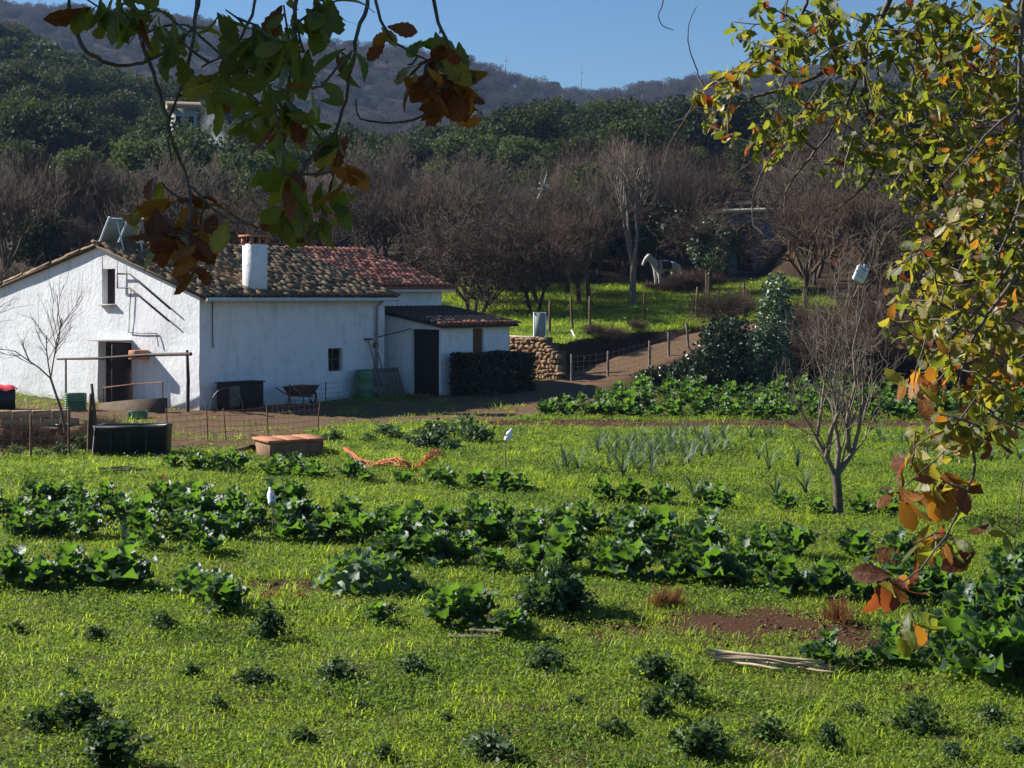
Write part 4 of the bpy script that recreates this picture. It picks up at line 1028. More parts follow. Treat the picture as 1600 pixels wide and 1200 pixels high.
# gnarled bare tree in the garden
def garden_tree():
    p = GP(1309, 808); th = thing('bare_tree', 'small gnarled bare tree forking low in the vegetable garden', 'tree', tuple(p)); rg = np.random.default_rng(19)
    Y = p[1]
    def q(px, py, dy=0): return P(px, py, Y + dy) - p
    b = MB(); b.tube([(0, 0, -.15), q(1310, 790), q(1309, 762, -.02), q(1306, 742)], [.095, .072, .066, .070], 9); b.build('trunk', 'bark', th)
    b = MB(); limbs = [[(1306, 745, 0), (1292, 712, -.1), (1279, 680, -.15), (1281, 640, -.1), (1286, 600, .0), (1275, 560, .1)],
                       [(1306, 745, 0), (1313, 705, .1), (1310, 665, .2), (1318, 620, .25), (1322, 570, .3), (1318, 510, .2), (1325, 460, .2)],
                       [(1308, 742, 0), (1326, 705, .15), (1340, 670, .2), (1350, 625, .1), (1345, 575, 0), (1358, 520, -.1)],
                       [(1292, 712, -.1), (1296, 672, -.3), (1303, 640, -.4), (1300, 590, -.5), (1308, 530, -.5)],
                       [(1326, 705, .15), (1322, 660, -.2), (1332, 600, -.3), (1338, 540, -.3), (1350, 470, -.35)]]
    for L in limbs:
        pts = np.array([q(*k) for k in L]); rr = np.linspace(.042, .009, len(pts)); pts[1:-1] += rg.normal(0, .035, pts[1:-1].shape); b.tube(pts, rr, 7)
        for j in range(1, len(pts)):
            for _ in range(2):
                d = (pts[j] - pts[j - 1]); d /= np.linalg.norm(d); e = rg.normal(size=3); nd = d * 1.1 + e * .27
                grow(b, rg, pts[j] - (pts[j] - pts[j - 1]) * rg.random(), nd, rg.uniform(.5, 1.1), rr[j] * .42, 0, 3, (3, 3, 2), .5, .35, 5, .6, 0, .45, .003)
    b.build('crown', 'twig_pale', th)
    # white plastic jug hung from a twig
    t = P(1345, 428, Y - .35); th2 = thing('hanging_jug', 'white plastic container hanging tilted from the bare garden tree', 'container', tuple(t)); th2.rotation_euler = (0, .45, .25)
    b = MB(); b.box((0, 0, 0), (.19, .07, .24), bev=.02); b.build('body', 'white_plastic', th2)
    b = MB()
    for k in range(4): b.box((-.005, -.037, .055 - .035 * k), (.11, .004, .012))
    b.build('print', 'grey_print', th2)
    b = MB(); b.lathe([(.02, .118), (.02, .15), (0, .152)], sides=8); b.build('cap', 'white_plastic', th2)
    b = MB(); b.tube([(.0, 0, .15), (.05, .05, .3), q(1350, 470, -.35) - (t - p) + np.array((0, 0, .5))], .004, 4); b.tube([q(1350, 470, -.35) - (t - p), q(1350, 470, -.35) - (t - p) + np.array((0, 0, .52))], [.012, .006], 5); b.build('string', 'metal_dark', th2)
garden_tree()
# sapling in the yard
def sapling(px, py, h, label, seed, mat='twig_grey', sc=1.):
    p = GP(px, py); rg = np.random.default_rng(seed); th = thing('sapling', label, 'sapling', tuple(p)); b = MB()
    b.tube([(0, 0, -.1), (-.12, 0, h * .2), (-.38, .05, h * .42)], [.035, .03, .024], 6); b.build('trunk', mat, th); b = MB()
    for d, L in (((.35, 0, 1), .42), ((-.3, .1, 1), .3), ((.1, -.3, 1), .4), ((-.7, 0, .8), .3)): grow(b, rg, (-.38, .05, h * .42), d, h * L, .018, 1, 3, (3, 5, 4), .55, .3, 5, .6, 0, .3, .0035)
    b.build('crown', mat, th)
sapling(105, 690, 3.3, 'thin leaning bare sapling in front of the sunlit gable', 5)
p = GP(-60, 690); 
sapling(-40, 690, 3.6, 'thin bare sapling with trailing twigs at the end of the gable', 9)

# evergreen oaks on the hills
ev = [crown_mesh(300 + k, 7.0, 7.5, 8200, .25, 'evergreen', 10) for k in range(5)] + [crown_mesh(320 + k, 6.5, 6.0, 7000, .24, 'evergreen_light', 9) for k in range(2)]
rgt = np.random.default_rng(5); bt = MB(); grow(bt, rgt, (0, 0, -.4), (0, 0, 1), 3.2, .24, 0, 1, (5,), .7, .5, 7, .8); etm = bt.mesh('trunk', 'bark')
hill = []
def hillspots(n, xr, yr, dmin, cond=lambda x, y: True): try_spots(n, xr, yr, dmin, cond, hill)
clear = lambda x, y: (x + 27.4) ** 2 + (y - 128) ** 2 > 22 and not (-26.5 < x < -24.5 and 118 < y < 128)
hillspots(95, (-85, -14), (98, 190), 4.6, lambda x, y: inframe(x, y) and clear(x, y) and not (0 < (y - 150) + (x + 45) * 1.1 < 9))
hillspots(32, (-20, 4), (112, 190), 4.8, lambda x, y: True and clear(x, y))
hillspots(80, (2, 66), (98, 180), 4.6, inframe)
n0 = len(hill)
for k, (x, y) in enumerate(hill):
    light = rg.random() < .22; cm = ev[5 + k % 2] if light else ev[k % 5]
    tone = 'olive-green' if light else 'dark'
    if x < -14: lab, grp = tone + ' evergreen oak on the steep wooded slope around the grey hill house', 'oaks on the slope around the hill house'
    elif x < 3: lab, grp = tone + ' evergreen oak in the dark belt below the far hazy ridge', 'oaks below the far ridge'
    else: lab, grp = tone + ' evergreen oak on the wooded rise behind the shed', 'oaks on the rise behind the shed'
    make_tree('evergreen_oak', etm, cm, lab, group=grp, loc=ground_at(x, y), rz=rg.uniform(0, 6), sc=rg.uniform(.7, 1.25))
hb = []
try_spots(14, (-60, -14), (100, 175), 5, lambda x, y: inframe(x, y) and clear(x, y), hb); try_spots(4, (14, 50), (100, 150), 5, inframe, hb)
for k, (x, y) in enumerate(hb):
    make_tree('bare_tree', *bare[k % 5], 'leafless tree standing among the evergreen oaks of the hillside', group='bare trees among the hill oaks', loc=ground_at(x, y), rz=rg.uniform(0, 6), sc=rg.uniform(.9, 1.3))
make_tree('evergreen_oak', etm, ev[1], 'round evergreen oak hiding the lower walls of the grey hill house', loc=ground_at(-26.6, 122.), rz=1, sc=max(.5, (17.6 - hz(-26.6, 122.)) / 7.0))
# single green trees and bushes between the bare ones
def green(px, py_base, Y, h, wid, label, seed, mat='evergreen', n=2600, leaf=.2, name='evergreen_bush', cat='bush', nl=7):
    X = (px - 800) / F * Y; th = thing(name, label, cat, (X, Y, hz(X, Y) - .05), rg.uniform(0, 6), 'evergreens in the leafless thicket' if 'mixed into' in label else None); obj('crown', crown_mesh(seed, h, wid, n, leaf, mat, nl), th)
    b = MB(); r2 = np.random.default_rng(seed); grow(b, r2, (0, 0, -.2), (0, 0, 1), h * .55, .05 + wid * .02, 0, 1, (5,), .5, .5, 6, .8); b.build('trunk', 'bark', th)
green(690, 340, 92, 5.6, 3.2, 'lone light green conical tree rising from the bare thicket', 401, 'evergreen_light', 3000, .26, 'evergreen_tree', 'tree', 5)
green(935, 400, 79, 6.2, 4.2, 'dark glossy laurel behind the tall pale bare tree', 402, 'evergreen', 3600, .22, 'laurel_tree', 'tree')
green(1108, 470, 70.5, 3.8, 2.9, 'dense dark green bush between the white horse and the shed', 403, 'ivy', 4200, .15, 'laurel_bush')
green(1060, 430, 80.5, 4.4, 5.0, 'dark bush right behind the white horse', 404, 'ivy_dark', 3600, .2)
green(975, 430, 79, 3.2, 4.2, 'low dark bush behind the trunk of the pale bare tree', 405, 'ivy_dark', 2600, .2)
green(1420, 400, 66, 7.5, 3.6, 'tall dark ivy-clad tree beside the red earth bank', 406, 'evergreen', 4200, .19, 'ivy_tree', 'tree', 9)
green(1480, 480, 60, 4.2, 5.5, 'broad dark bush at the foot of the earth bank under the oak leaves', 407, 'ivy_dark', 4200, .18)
green(1590, 500, 58, 5.2, 6.0, 'tall dark thicket at the end of the far cabbage bed', 408, 'ivy_dark', 4200, .2)
green(1290, 330, 84, 3.6, 5, 'olive green bush growing on top of the red earth bank', 409, 'evergreen_light', 2600, .24)
for k, (px, Y, h_, w_) in enumerate(((60, 74, 4.2, 3.4), (225, 82, 4.6, 4.2), (400, 84, 5.2, 4.6), (480, 78, 3.6, 3.2), (600, 86, 4.4, 4.0), (760, 84, 4.8, 3.6), (830, 90, 5.5, 4.4), (560, 92, 5, 4.5), (340, 92, 5.4, 5), (130, 92, 5.4, 4.8))):
    green(px, 0, Y, h_, w_, 'dark evergreen bush mixed into the leafless thicket', 420 + k, 'evergreen', 2600, .24)
# ivy-covered stumps beside the path
def ivy_pts(hh, ww, k0):
    def f(rg, n):
        lobes = [(0, 0, hh * .25, ww * .5, ww * .45, hh * .28), (.1 * ww, 0, hh * .55, ww * .42, ww * .4, hh * .28), (.12 * ww, 0, hh * .8, ww * .33, ww * .33, hh * .2), (-.2 * ww, 0, hh * .3, ww * .35, ww * .3, hh * .25)]
        return lobes_points(lobes, n, rg, .7)[0]
    return f
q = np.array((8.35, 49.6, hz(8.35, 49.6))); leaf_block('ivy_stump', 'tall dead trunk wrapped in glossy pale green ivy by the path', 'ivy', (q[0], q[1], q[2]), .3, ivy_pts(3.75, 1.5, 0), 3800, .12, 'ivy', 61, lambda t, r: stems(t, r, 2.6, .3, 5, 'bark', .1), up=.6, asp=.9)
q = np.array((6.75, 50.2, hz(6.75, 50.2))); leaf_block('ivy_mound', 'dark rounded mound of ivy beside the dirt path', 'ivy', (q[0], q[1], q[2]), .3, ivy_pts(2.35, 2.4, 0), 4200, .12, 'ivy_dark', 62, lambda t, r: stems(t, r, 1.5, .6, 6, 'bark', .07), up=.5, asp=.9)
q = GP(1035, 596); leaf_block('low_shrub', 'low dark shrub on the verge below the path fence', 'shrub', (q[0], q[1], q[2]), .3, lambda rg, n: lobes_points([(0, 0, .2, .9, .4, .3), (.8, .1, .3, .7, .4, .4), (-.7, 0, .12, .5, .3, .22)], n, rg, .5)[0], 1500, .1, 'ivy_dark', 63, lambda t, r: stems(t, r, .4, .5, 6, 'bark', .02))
# brown thicket behind the far bed
bush = [bare_variant(140 + k, 2.9, (6, 5, 5, 4), .75, .35, .05, 'twig_brown', trunk=.12, nstem=4, rmin=.006) for k in range(3)]
bs = []
try_spots(22, (7.5, 21), (49.2, 57), 1.15, lambda x, y: x > 9.2 or y > 56, bs)
for k, (x, y) in enumerate(bs):
    make_tree('bare_bush', *bush[k % 3], 'tangled leafless brown bush in the thicket behind the far cabbage bed', 'bush', 'bare bushes behind the far bed', ground_at(x, y), rg.uniform(0, 6), rg.uniform(.75, 1.2))
for k, (x, y) in enumerate(((7.1, 72.6), (7.9, 72.9), (8.4, 72.5), (6.6, 73.0), (9.2, 72.7), (7.5, 72.2), (8.1, 72.3), (8.7, 73.0))):
    make_tree('bare_bush', *bush[k % 3], 'low dry brush growing around the legs of the white horse', 'bush', 'dry brush around the horse', ground_at(x, y), rg.uniform(0, 6), .58 if x > 7.8 else rg.uniform(.30, .42))
for k, (px, py) in enumerate(((8, 706), (40, 702), (75, 706), (118, 704), (150, 700), (25, 690), (160, 684))):
    q = GP(px, py); make_tree('bare_bush', *bush[k % 3], 'low dry brush tangled behind the rusty yard fence', 'bush', 'dry brush in the yard', (q[0], q[1], q[2] - .03), rg.uniform(0, 6), rg.uniform(.22, .34))
bs2 = []
try_spots(9, (1.8, 6.2), (54.5, 58.6), .8, lambda x, y: 0 < y - np.interp(x, EX, EY) < 1.0, bs2)
for k, (x, y) in enumerate(bs2):
    make_tree('bare_bush', *bush[k % 3], 'low dry brown bush on the bank above the dirt path', 'bush', 'dry bushes on the path bank', ground_at(x, y), rg.uniform(0, 6), rg.uniform(.25, .42))
# white rags caught in the bare branches
for k, (px, py, Y, lab) in enumerate(((848, 293, 78, 'ragged white plastic caught high in the bare branches'), (784, 341, 77, 'small white scrap of plastic caught in the bare twigs'))):
    c = P(px, py, Y); b = MB(); r2 = np.random.default_rng(70 + k); n = 9 if k == 0 else 4
    v, f = quads_at(r2.normal(0, .13, (n, 3)) * (1.3, .5, 1), .26, r2); b.add(v, f); b.tube([(-.3, 0, -.6), (0, 0, 0), (.2, .1, .7)], .012, 4, 0); o = b.build('plastic_rag', 'white_plastic'); o.location = c; tag(o, lab, 'rag')
# woods that read as one mass on the far hills
fw = [crown_mesh(340 + k, 6.5, 6.5, 700, .75, 'evergreen', 6) for k in range(3)] + [crown_mesh(350 + k, 6.5, 6.0, 800, .7, 'hill_bare', 8, .16) for k in range(3)]
n = 9000; y = 185 + 560 * rng.random(n) ** .8; x = (rng.random(n) * 2 - 1) * (y * .37 + 10)
x0 = np.array([k[0] for k in hill]); 
keep = ~((y < 230) & (x > -10) & (rng.random(n) < .2)); x, y = x[keep], y[keep]; n = len(x)
greenp = np.clip(.75 - (y - 240) / 260 + .5 * vnoise(x, y, .03, 6), .04, .95); pick = np.where(rng.random(n) < greenp, rng.integers(0, 3, n), rng.integers(3, 6, n))
scatter('far_woods', np.stack([x, y, height(x, y) - .3], -1), np.stack([0 * x, 0 * x, rng.uniform(0, 6, n)], -1), rng.uniform(.6, 1.3, n), pick, fw)['label'] = 'mixed evergreen and bare woods covering the far hills'

# ------------------------------------------------------------------ vegetables
def cab_leaf(rg, L=.36, W=.27, droop=1.0):
    nu, nv = 5, 6; vs = []; us = []; vv = []; ang = radians(rg.uniform(4, 18)); y = z = 0; ph = rg.uniform(0, 6)
    prof = [.10, .30, .85, 1.08, 1.0, .66]
    for j in range(nv):
        k = j / (nv - 1)
        for i in range(nu):
            u_ = -1 + 2 * i / (nu - 1); wv = prof[j] * W * .5
            cup = .16 * W * abs(u_) ** 1.6 * (1 if k > .3 else .3); ruf = .12 * W * sin(ph + j * 2.6 + u_ * 2.2) * (abs(u_) ** 1.2) * 2
            dy = -(abs(u_) ** 2) * .05 * L * (k > .6)
            nrm = (-cos(ang), sin(ang))          # leaf normal in the y-z plane (upper side)
            vs.append((u_ * wv, y + dy * sin(ang) + nrm[0] * (cup + ruf), z + dy * cos(ang) + nrm[1] * (cup + ruf))); us.append(u_); vv.append(k)
        st = L / (nv - 1); ang += radians(rg.uniform(10, 20)) * droop; y += st * sin(ang); z += st * cos(ang)
    fs = [(j * nu + i, j * nu + i + 1, (j + 1) * nu + i + 1, (j + 1) * nu + i) for j in range(nv - 1) for i in range(nu - 1)]
    return np.array(vs), np.array(fs), {'u': np.array(us), 'v': np.array(vv)}
leafs = []
for k in range(8):
    r2 = np.random.default_rng(500 + k); A = cab_leaf(r2, r2.uniform(.29, .38), r2.uniform(.25, .34), (.3, .55, .75, 1.0, .45, .7, .9, .4)[k]); b = MB(); b.add(A[0], A[1], 0, 0, A[2]); leafs.append((A, b.mesh('leaf', 'cabbage', True)))
cabs = []
for k in range(6):
    r2 = np.random.default_rng(520 + k); n = 34; pl = []
    for i in range(n):
        az = i * 2.4 + r2.normal(0, .5); inner = i / n; tilt = (.60 * (1 - inner) ** 1.3 - .05) + r2.normal(0, .22); sc = (.34 + .26 * (1 - inner) ** .7) * r2.uniform(.65, 1.35)
        pl.append((int(r2.integers(8)), az, tilt, sc, .02 + .24 * inner * r2.uniform(.5, 1.2), r2.uniform(.0, .13) * (1 - .5 * inner)))
    b = MB()
    for (li, az, tilt, sc, zz, ro) in pl:
        A = leafs[li][0]; R = np.array((Euler((0, 0, az)).to_matrix() @ Euler((-tilt, 0, 0)).to_matrix())); b.add((A[0] * sc) @ R.T + np.array((-ro * sin(az), ro * cos(az), zz)), A[1], 0, .001 + .6 * r2.random(), A[2])
    bs_ = MB(); bs_.tube([(0, 0, -.05), (0, 0, .1), (0, 0, .2)], [.025, .022, .015], 6)
    cabs.append((pl, b.mesh('cabbage_plant', 'cabbage', True), bs_.mesh('stem', 'leek')))
ncab = 0
def cabbage(p, sc, label, group, parts=True):
    global ncab; ncab += 1; k = int(rng.integers(6)); rz = rng.uniform(0, 6.28); loc = (p[0], p[1], p[2] + .01)
    if not parts:
        o = obj('cabbage_plant', cabs[k][1], None, loc, (rng.normal(0, .08), rng.normal(0, .08), rz), sc * 1.0); return tag(o, label, 'cabbage', group)
    th = thing('cabbage_plant', label, 'cabbage', loc, rz, group, sc); obj('stem', cabs[k][2], th)
    for (li, az, tilt, s_, zz, ro) in cabs[k][0]:
        o = obj('leaf', leafs[li][1], th, (-ro * sin(az), ro * cos(az), zz)); o.rotation_euler = (Euler((0, 0, az + rng.normal(0, .1))).to_matrix() @ Euler((-tilt + rng.normal(0, .08), 0, 0)).to_matrix()).to_euler(); o.scale = (s_,) * 3
def row(pl, spacing, sc, label, group, parts, jit=.08, gap=.0, px0=None):
    pts = np.array([GP(*p) for p in pl]); L = np.concatenate([[0], np.cumsum(np.linalg.norm(np.diff(pts, axis=0), axis=1))])
    s_ = rng.uniform(0, spacing)
    while s_ < L[-1]:
        x = np.interp(s_, L, pts[:, 0]) + rng.normal(0, jit); y = np.interp(s_, L, pts[:, 1]) + rng.normal(0, jit * 1.6)
        if rng.random() > gap: cabbage((x, y, hz(x, y)), sc * rng.uniform(.75, 1.25), label, group, parts)
        s_ += spacing * rng.uniform(.8, 1.2)
LB, GB = 'dark green cabbage plant in the long dense bed across the grass', 'cabbages in the long middle bed'
row([(-30, 788), (330, 794), (470, 800)], .36, 1.1, LB, GB, False, gap=.1)
row([(-30, 815), (330, 822), (640, 832), (780, 828), (960, 838), (1030, 852)], .37, 1.1, LB, GB, True, gap=.1)
row([(-20, 842), (330, 846), (560, 848), (760, 856), (960, 868), (1160, 880)], .38, 1.08, LB, GB, True, gap=.14)
row([(200, 862), (330, 866)], .42, 1.0, LB, GB, True, gap=.1)
row([(560, 868), (640, 880), (760, 890), (900, 896), (1010, 908), (1160, 915)], .42, 1.1, LB, GB, True, gap=.15)
row([(1060, 858), (1300, 876), (1420, 880), (1620, 900)], .42, 1.05, LB, GB, True, gap=.16)
row([(1120, 900), (1300, 912), (1620, 925)], .46, 1.0, LB, GB, True, gap=.3)
row([(1200, 938), (1340, 940), (1420, 935), (1620, 955)], .40, 1.15, LB, GB, True, gap=.12)
LC, GC_ = 'cabbage plant in the sparse single row below the orange netting', 'cabbages in the single row'
row([(255, 732), (370, 736)], .5, .9, LC, GC_, False, gap=.05); row([(420, 746), (560, 752), (690, 760), (850, 774)], .5, .95, LC, GC_, False, gap=.05)
for px, py, sc in ((945, 785, 1.), (985, 787, 1.1), (1035, 790, 1.), (1105, 795, .95), (1125, 797, .9), (1222, 800, .9), (1280, 806, .7), (1345, 806, .8), (1390, 805, .9), (305, 738, 1), (340, 740, 1.05)): cabbage(GP(px, py), sc, LC, GC_, False)
for px, py, sc, lab in ((15, 918, 1.25, 0), (60, 922, 1.0, 0), (110, 915, 1.2, 0), (160, 920, 1.25, 0), (200, 922, 1.25, 0), (300, 935, 1.0, 1), (330, 945, 1.0, 1), (352, 962, 1.1, 1)):
    cabbage(GP(px, py), sc, ('large cabbage plant in the short row beside the brown grass heap', 'cabbage plant in the loose clump between the short row and the leafy dome')[lab], ('cabbages in the short row', 'cabbages in the loose clump')[lab])
for px, py, sc, lab in ((590, 978, .6, 'small low cabbage plant just below the leafy dome'), (700, 985, 1.15, 'large round-leaved cabbage plant beside the plank'), (742, 975, 1.15, 'large dark cabbage plant behind the plank'), (800, 1000, .85, 'low cabbage plant at the end of the plank'),
                        (1290, 1045, .8, 'small cabbage plant at the end of the bundle of canes'), (1395, 1042, .9, 'upright young cabbage plant between canes and the largest cabbages'), (1352, 1050, .5, 'tiny cabbage seedling next to the bundle of canes')): cabbage(GP(px, py), sc, lab, None)
for px, py, sc in ((1490, 1050, 1.25), (1535, 1068, 1.45), (1595, 1062, 1.4), (1560, 1000, 1.3), (1500, 990, 1.2), (1625, 1010, 1.3)): cabbage(GP(px, py), sc, 'very large spreading cabbage plant with pale-ribbed leaves', 'largest cabbages')
LD, GD = 'leafy green cabbage in the far bed beyond the dug strip', 'cabbages in the far bed'
for yy, x0_ in ((652, 850), (642, 862), (632, 905), (622, 930), (612, 958), (604, 985)): row([(x0_, yy), (1200, yy + 1), (1620, yy + 3)], .48 if yy > 615 else .55, 1.15, LD, GD, False, .10, .04)

# low dome of drooping cabbage leaves
def leaf_mound():
    tp = GP(572, 922); th = thing('cabbage_mound', 'broad low dome of drooping dark cabbage leaves alone in the grass', 'cabbage', tuple(tp)); r2 = np.random.default_rng(91)
    b = MB(); b.lathe([(.0, .30), (.15, .28), (.30, .18), (.38, .0)], sides=12); o = b.build('heart', 'cabbage', th, True); o.scale = (1.1, .8, 1)
    for i in range(46):
        az = i * 2.4 + r2.normal(0, .3); f = ((i + .5) / 46) ** .6; rr = .36 * f; z = .31 * (1 - f ** 2.4) + .03
        o = obj('leaf', leafs[int(r2.integers(8))][1], th, (rr * 1.2 * cos(az), rr * .85 * sin(az), z)); til = -.45 - 1.0 * f + r2.normal(0, .18)
        o.rotation_euler = (Euler((0, 0, az - pi / 2)).to_matrix() @ Euler((til, 0, 0)).to_matrix()).to_euler(); o.scale = (r2.uniform(.5, .8),) * 3
leaf_mound()
# leeks
lk = []
for k in range(5):
    r2 = np.random.default_rng(600 + k); b = MB()
    for i in range(12):
        a = i * pi + r2.normal(0, .6); L = r2.uniform(.3, .58); pts = []; ang = r2.uniform(.05, .35); p = np.zeros(3); wv = .013
        L_ = []; 
        for j in range(5):
            d = np.array((cos(a) * sin(ang), sin(a) * sin(ang), cos(ang))); sd_ = np.array((-sin(a), cos(a), 0)); ww = wv * (1, 1, .85, .5, .08)[j]; L_ += [p - sd_ * ww, p + sd_ * ww]; p = p + d * L / 4; ang += r2.uniform(.1, .5)
        b.add(L_, [(2 * j, 2 * j + 1, 2 * j + 3, 2 * j + 2) for j in range(4)], 0, .001 + .8 * r2.random())
    lk.append(b.mesh('leek', 'leek'))
def leek(p, sc, lab, grp): tag(obj('leek_plant', lk[rng.integers(5)], None, (p[0], p[1], p[2] - .01), (rng.normal(0, .06), rng.normal(0, .06), rng.uniform(0, 6)), sc), lab, 'leek', grp)
for yy, xa, xb, sp in ((690, 990, 1215, 14), (700, 950, 1150, 13), (708, 930, 1140, 13), (718, 985, 1130, 14), (728, 960, 1110, 15), (738, 870, 1000, 17), (745, 965, 1030, 18)):
    for px in np.arange(xa, xb, sp):
        if rng.random() < .85: leek(GP(px + rng.normal(0, 4), yy + rng.normal(0, 3)), rng.uniform(.8, 1.3), 'grey-green leek in the patch before the dug strip', 'leeks in the patch')
for yy, xa, xb, sp in ((694, 1375, 1620, 13), (722, 1400, 1620, 24)):
    for px in np.arange(xa, xb, sp): leek(GP(px + rng.normal(0, 4), yy + rng.normal(0, 3)), rng.uniform(.8, 1.2), 'slim grey-green leek in the row running behind the oak leaves', 'leeks in the far row')
for px, py in ((1085, 785), (1212, 782), (1260, 775), (1200, 740), (1245, 735), (880, 735), (1290, 730), (1185, 720)): leek(GP(px, py), 1.3, 'solitary leek gone tall in the open grass by the garden tree', 'solitary leeks')

# bean plants and bushy weeds in the foreground
bp = []
for k in range(6):
    r2 = np.random.default_rng(640 + k); b = MB()
    for i in range(30):
        a = r2.uniform(0, 2 * pi); ln = r2.uniform(.0, 1.25); L = r2.uniform(.16, .34) * (1 - .12 * ln); e = np.array((cos(a) * sin(ln) * L, sin(a) * sin(ln) * L, cos(ln) * L)); m_ = e * .55 + (0, 0, .02)
        b.tube([np.zeros(3), m_, e], [.006, .005, .003], 4, 0, tint=.2)
        c = np.array([m_ * (1 - t) + e * t if t > .5 else m_ * 2 * t for t in np.linspace(.15, 1, 12)]); c = np.repeat(c, 2, 0) + r2.normal(0, .032, (24, 3)); c[:, 2] = np.maximum(c[:, 2], .01)
        v, f = quads_at(c, .052, r2, .8, .75); b.add(v, f, 0, .001 + .7 * r2.random(len(f)))
    bp.append(b.mesh('bean_plant', 'bean_leaf'))
def bean(px, py, sc, lab='bushy grey-green bean plant growing in the short grass', grp='bean plants in the grass'): 
    p = GP(px, py); tag(obj('bean_plant', bp[rng.integers(6)], None, tuple(p), (rng.normal(0, .12), rng.normal(0, .12), rng.uniform(0, 6)), (sc * rng.uniform(.75, 1.3), sc * rng.uniform(.75, 1.3), sc * rng.uniform(.65, 1.15))), lab, 'bean plant', grp)
for a in ((122, 1132, 1.05), (150, 1004, .6), (255, 985, .6), (418, 1000, .95), (392, 1070, .75), (525, 1062, .7), (645, 1055, .75), (856, 1052, .8), (1022, 1066, .85), (1068, 1100, .9), (1020, 1122, .7), (955, 1148, .6), (768, 1188, .95), (1092, 1186, 1.0),
          (1195, 1158, .75), (1292, 1180, .6), (1422, 1145, .9), (1552, 1132, .6), (62, 1140, .55), (345, 962, .7), (25, 990, .45), (110, 1060, .4), (300, 1060, .4), (470, 1160, .45), (600, 1190, .5), (1490, 1190, .5), (1340, 1120, .4), (700, 1130, .35), (1590, 1180, .5), (900, 1105, .35), (820, 990, .5), (610, 960, .5), (340, 1110, .35), (560, 1110, .35)): bean(*a)
bean(168, 1205, 1.35, 'largest bushy bean plant with a long shadow on the grass', None)
for (px, py, sc) in ((835, 962, 1.2), (865, 960, 1.5), (890, 955, 1.3)): bean(px, py, sc, 'tall dark bushy plant in the clump behind the planks', 'clump behind the planks')
cabbage(GP(862, 950), 1.3, 'large kale plant inside the tall bushy clump', None)
# weeds along the shaded strip
for (px, py, sc) in ((600, 682, 1.2), (618, 690, 1.0), (682, 684, 1.9), (690, 700, 1.5), (730, 690, 1.7), (748, 694, 1.4), (660, 702, 1.2), (520, 690, 1.0), (705, 706, 1.2), (575, 692, .8), (640, 695, .9)):
    bean(px, py, sc, 'straggly tall weed at the edge of the shaded lane', 'weeds along the shaded lane')
for (px, py, sc) in ((134, 706, 1.6), (150, 702, 1.2), (20, 712, .8), (62, 714, .7), (92, 712, .9), (172, 690, .8), (5, 700, .7)):
    bean(px, py, sc, 'scruffy weed growing along the rusty yard fence', 'weeds along the yard fence')
# dry tufts
dt = []
for k in range(3):
    r2 = np.random.default_rng(660 + k); b = MB()
    for i in range(170):
        a = r2.uniform(0, 2 * pi); ln = abs(r2.normal(.6, .5)); L = r2.uniform(.10, .30); o_ = r2.normal(0, .045, 3) * (1, 1, 0); d = np.array((cos(a) * sin(ln), sin(a) * sin(ln), cos(ln))); sdv = np.cross(d, (0.3, .2, 1)); sdv /= np.linalg.norm(sdv) + 1e-6
        e = o_ + d * L; m_ = o_ + d * L * .6 + (0, 0, .015); b.add([o_ - sdv * .004, o_ + sdv * .004, m_ + sdv * .004, m_ - sdv * .004], [(0, 1, 2, 3)], 0, .001 + .8 * r2.random()); b.add([m_ - sdv * .004, m_ + sdv * .004, e], [(0, 1, 2)], 0, .001 + .8 * r2.random())
    dt.append(b.mesh('dry_tuft', 'dry_tuft'))
for k, (px, py, sc, lab) in enumerate(((1030, 950, 1.0, 'rust brown dry fennel tuft beside the bare red soil'), (1052, 948, .9, 'smaller rust brown dry tuft leaning on the fennel tuft'), (1308, 972, 1.15, 'reddish dry tuft below the cabbages at the end of the bare soil'), (105, 876, .95, 'reddish brown heap of dry grass by the short cabbage row'), (80, 878, .8, 'flat part of the dry grass heap by the short cabbage row'),
                                       (250, 760, 1.0, 'small round brown dry tuft between netting and long bed'), (1018, 862, 1.0, 'thin brown dry weed within the long bed'), (1385, 890, 1.2, 'tall brown dry weed under the hanging oak leaves'), (425, 934, .7, 'russet dry leaves heap on the bare patch'), (468, 936, .8, 'russet dry stems on the bare patch by the leafy dome'))):
    p = GP(px, py); tag(obj('dry_tuft', dt[k % 3], None, tuple(p), (0, 0, rng.uniform(0, 6)), (sc, sc, sc * (.5 if 'heap' in lab or 'flat' in lab or 'bare patch' in lab else .95))), lab, 'dry tuft')

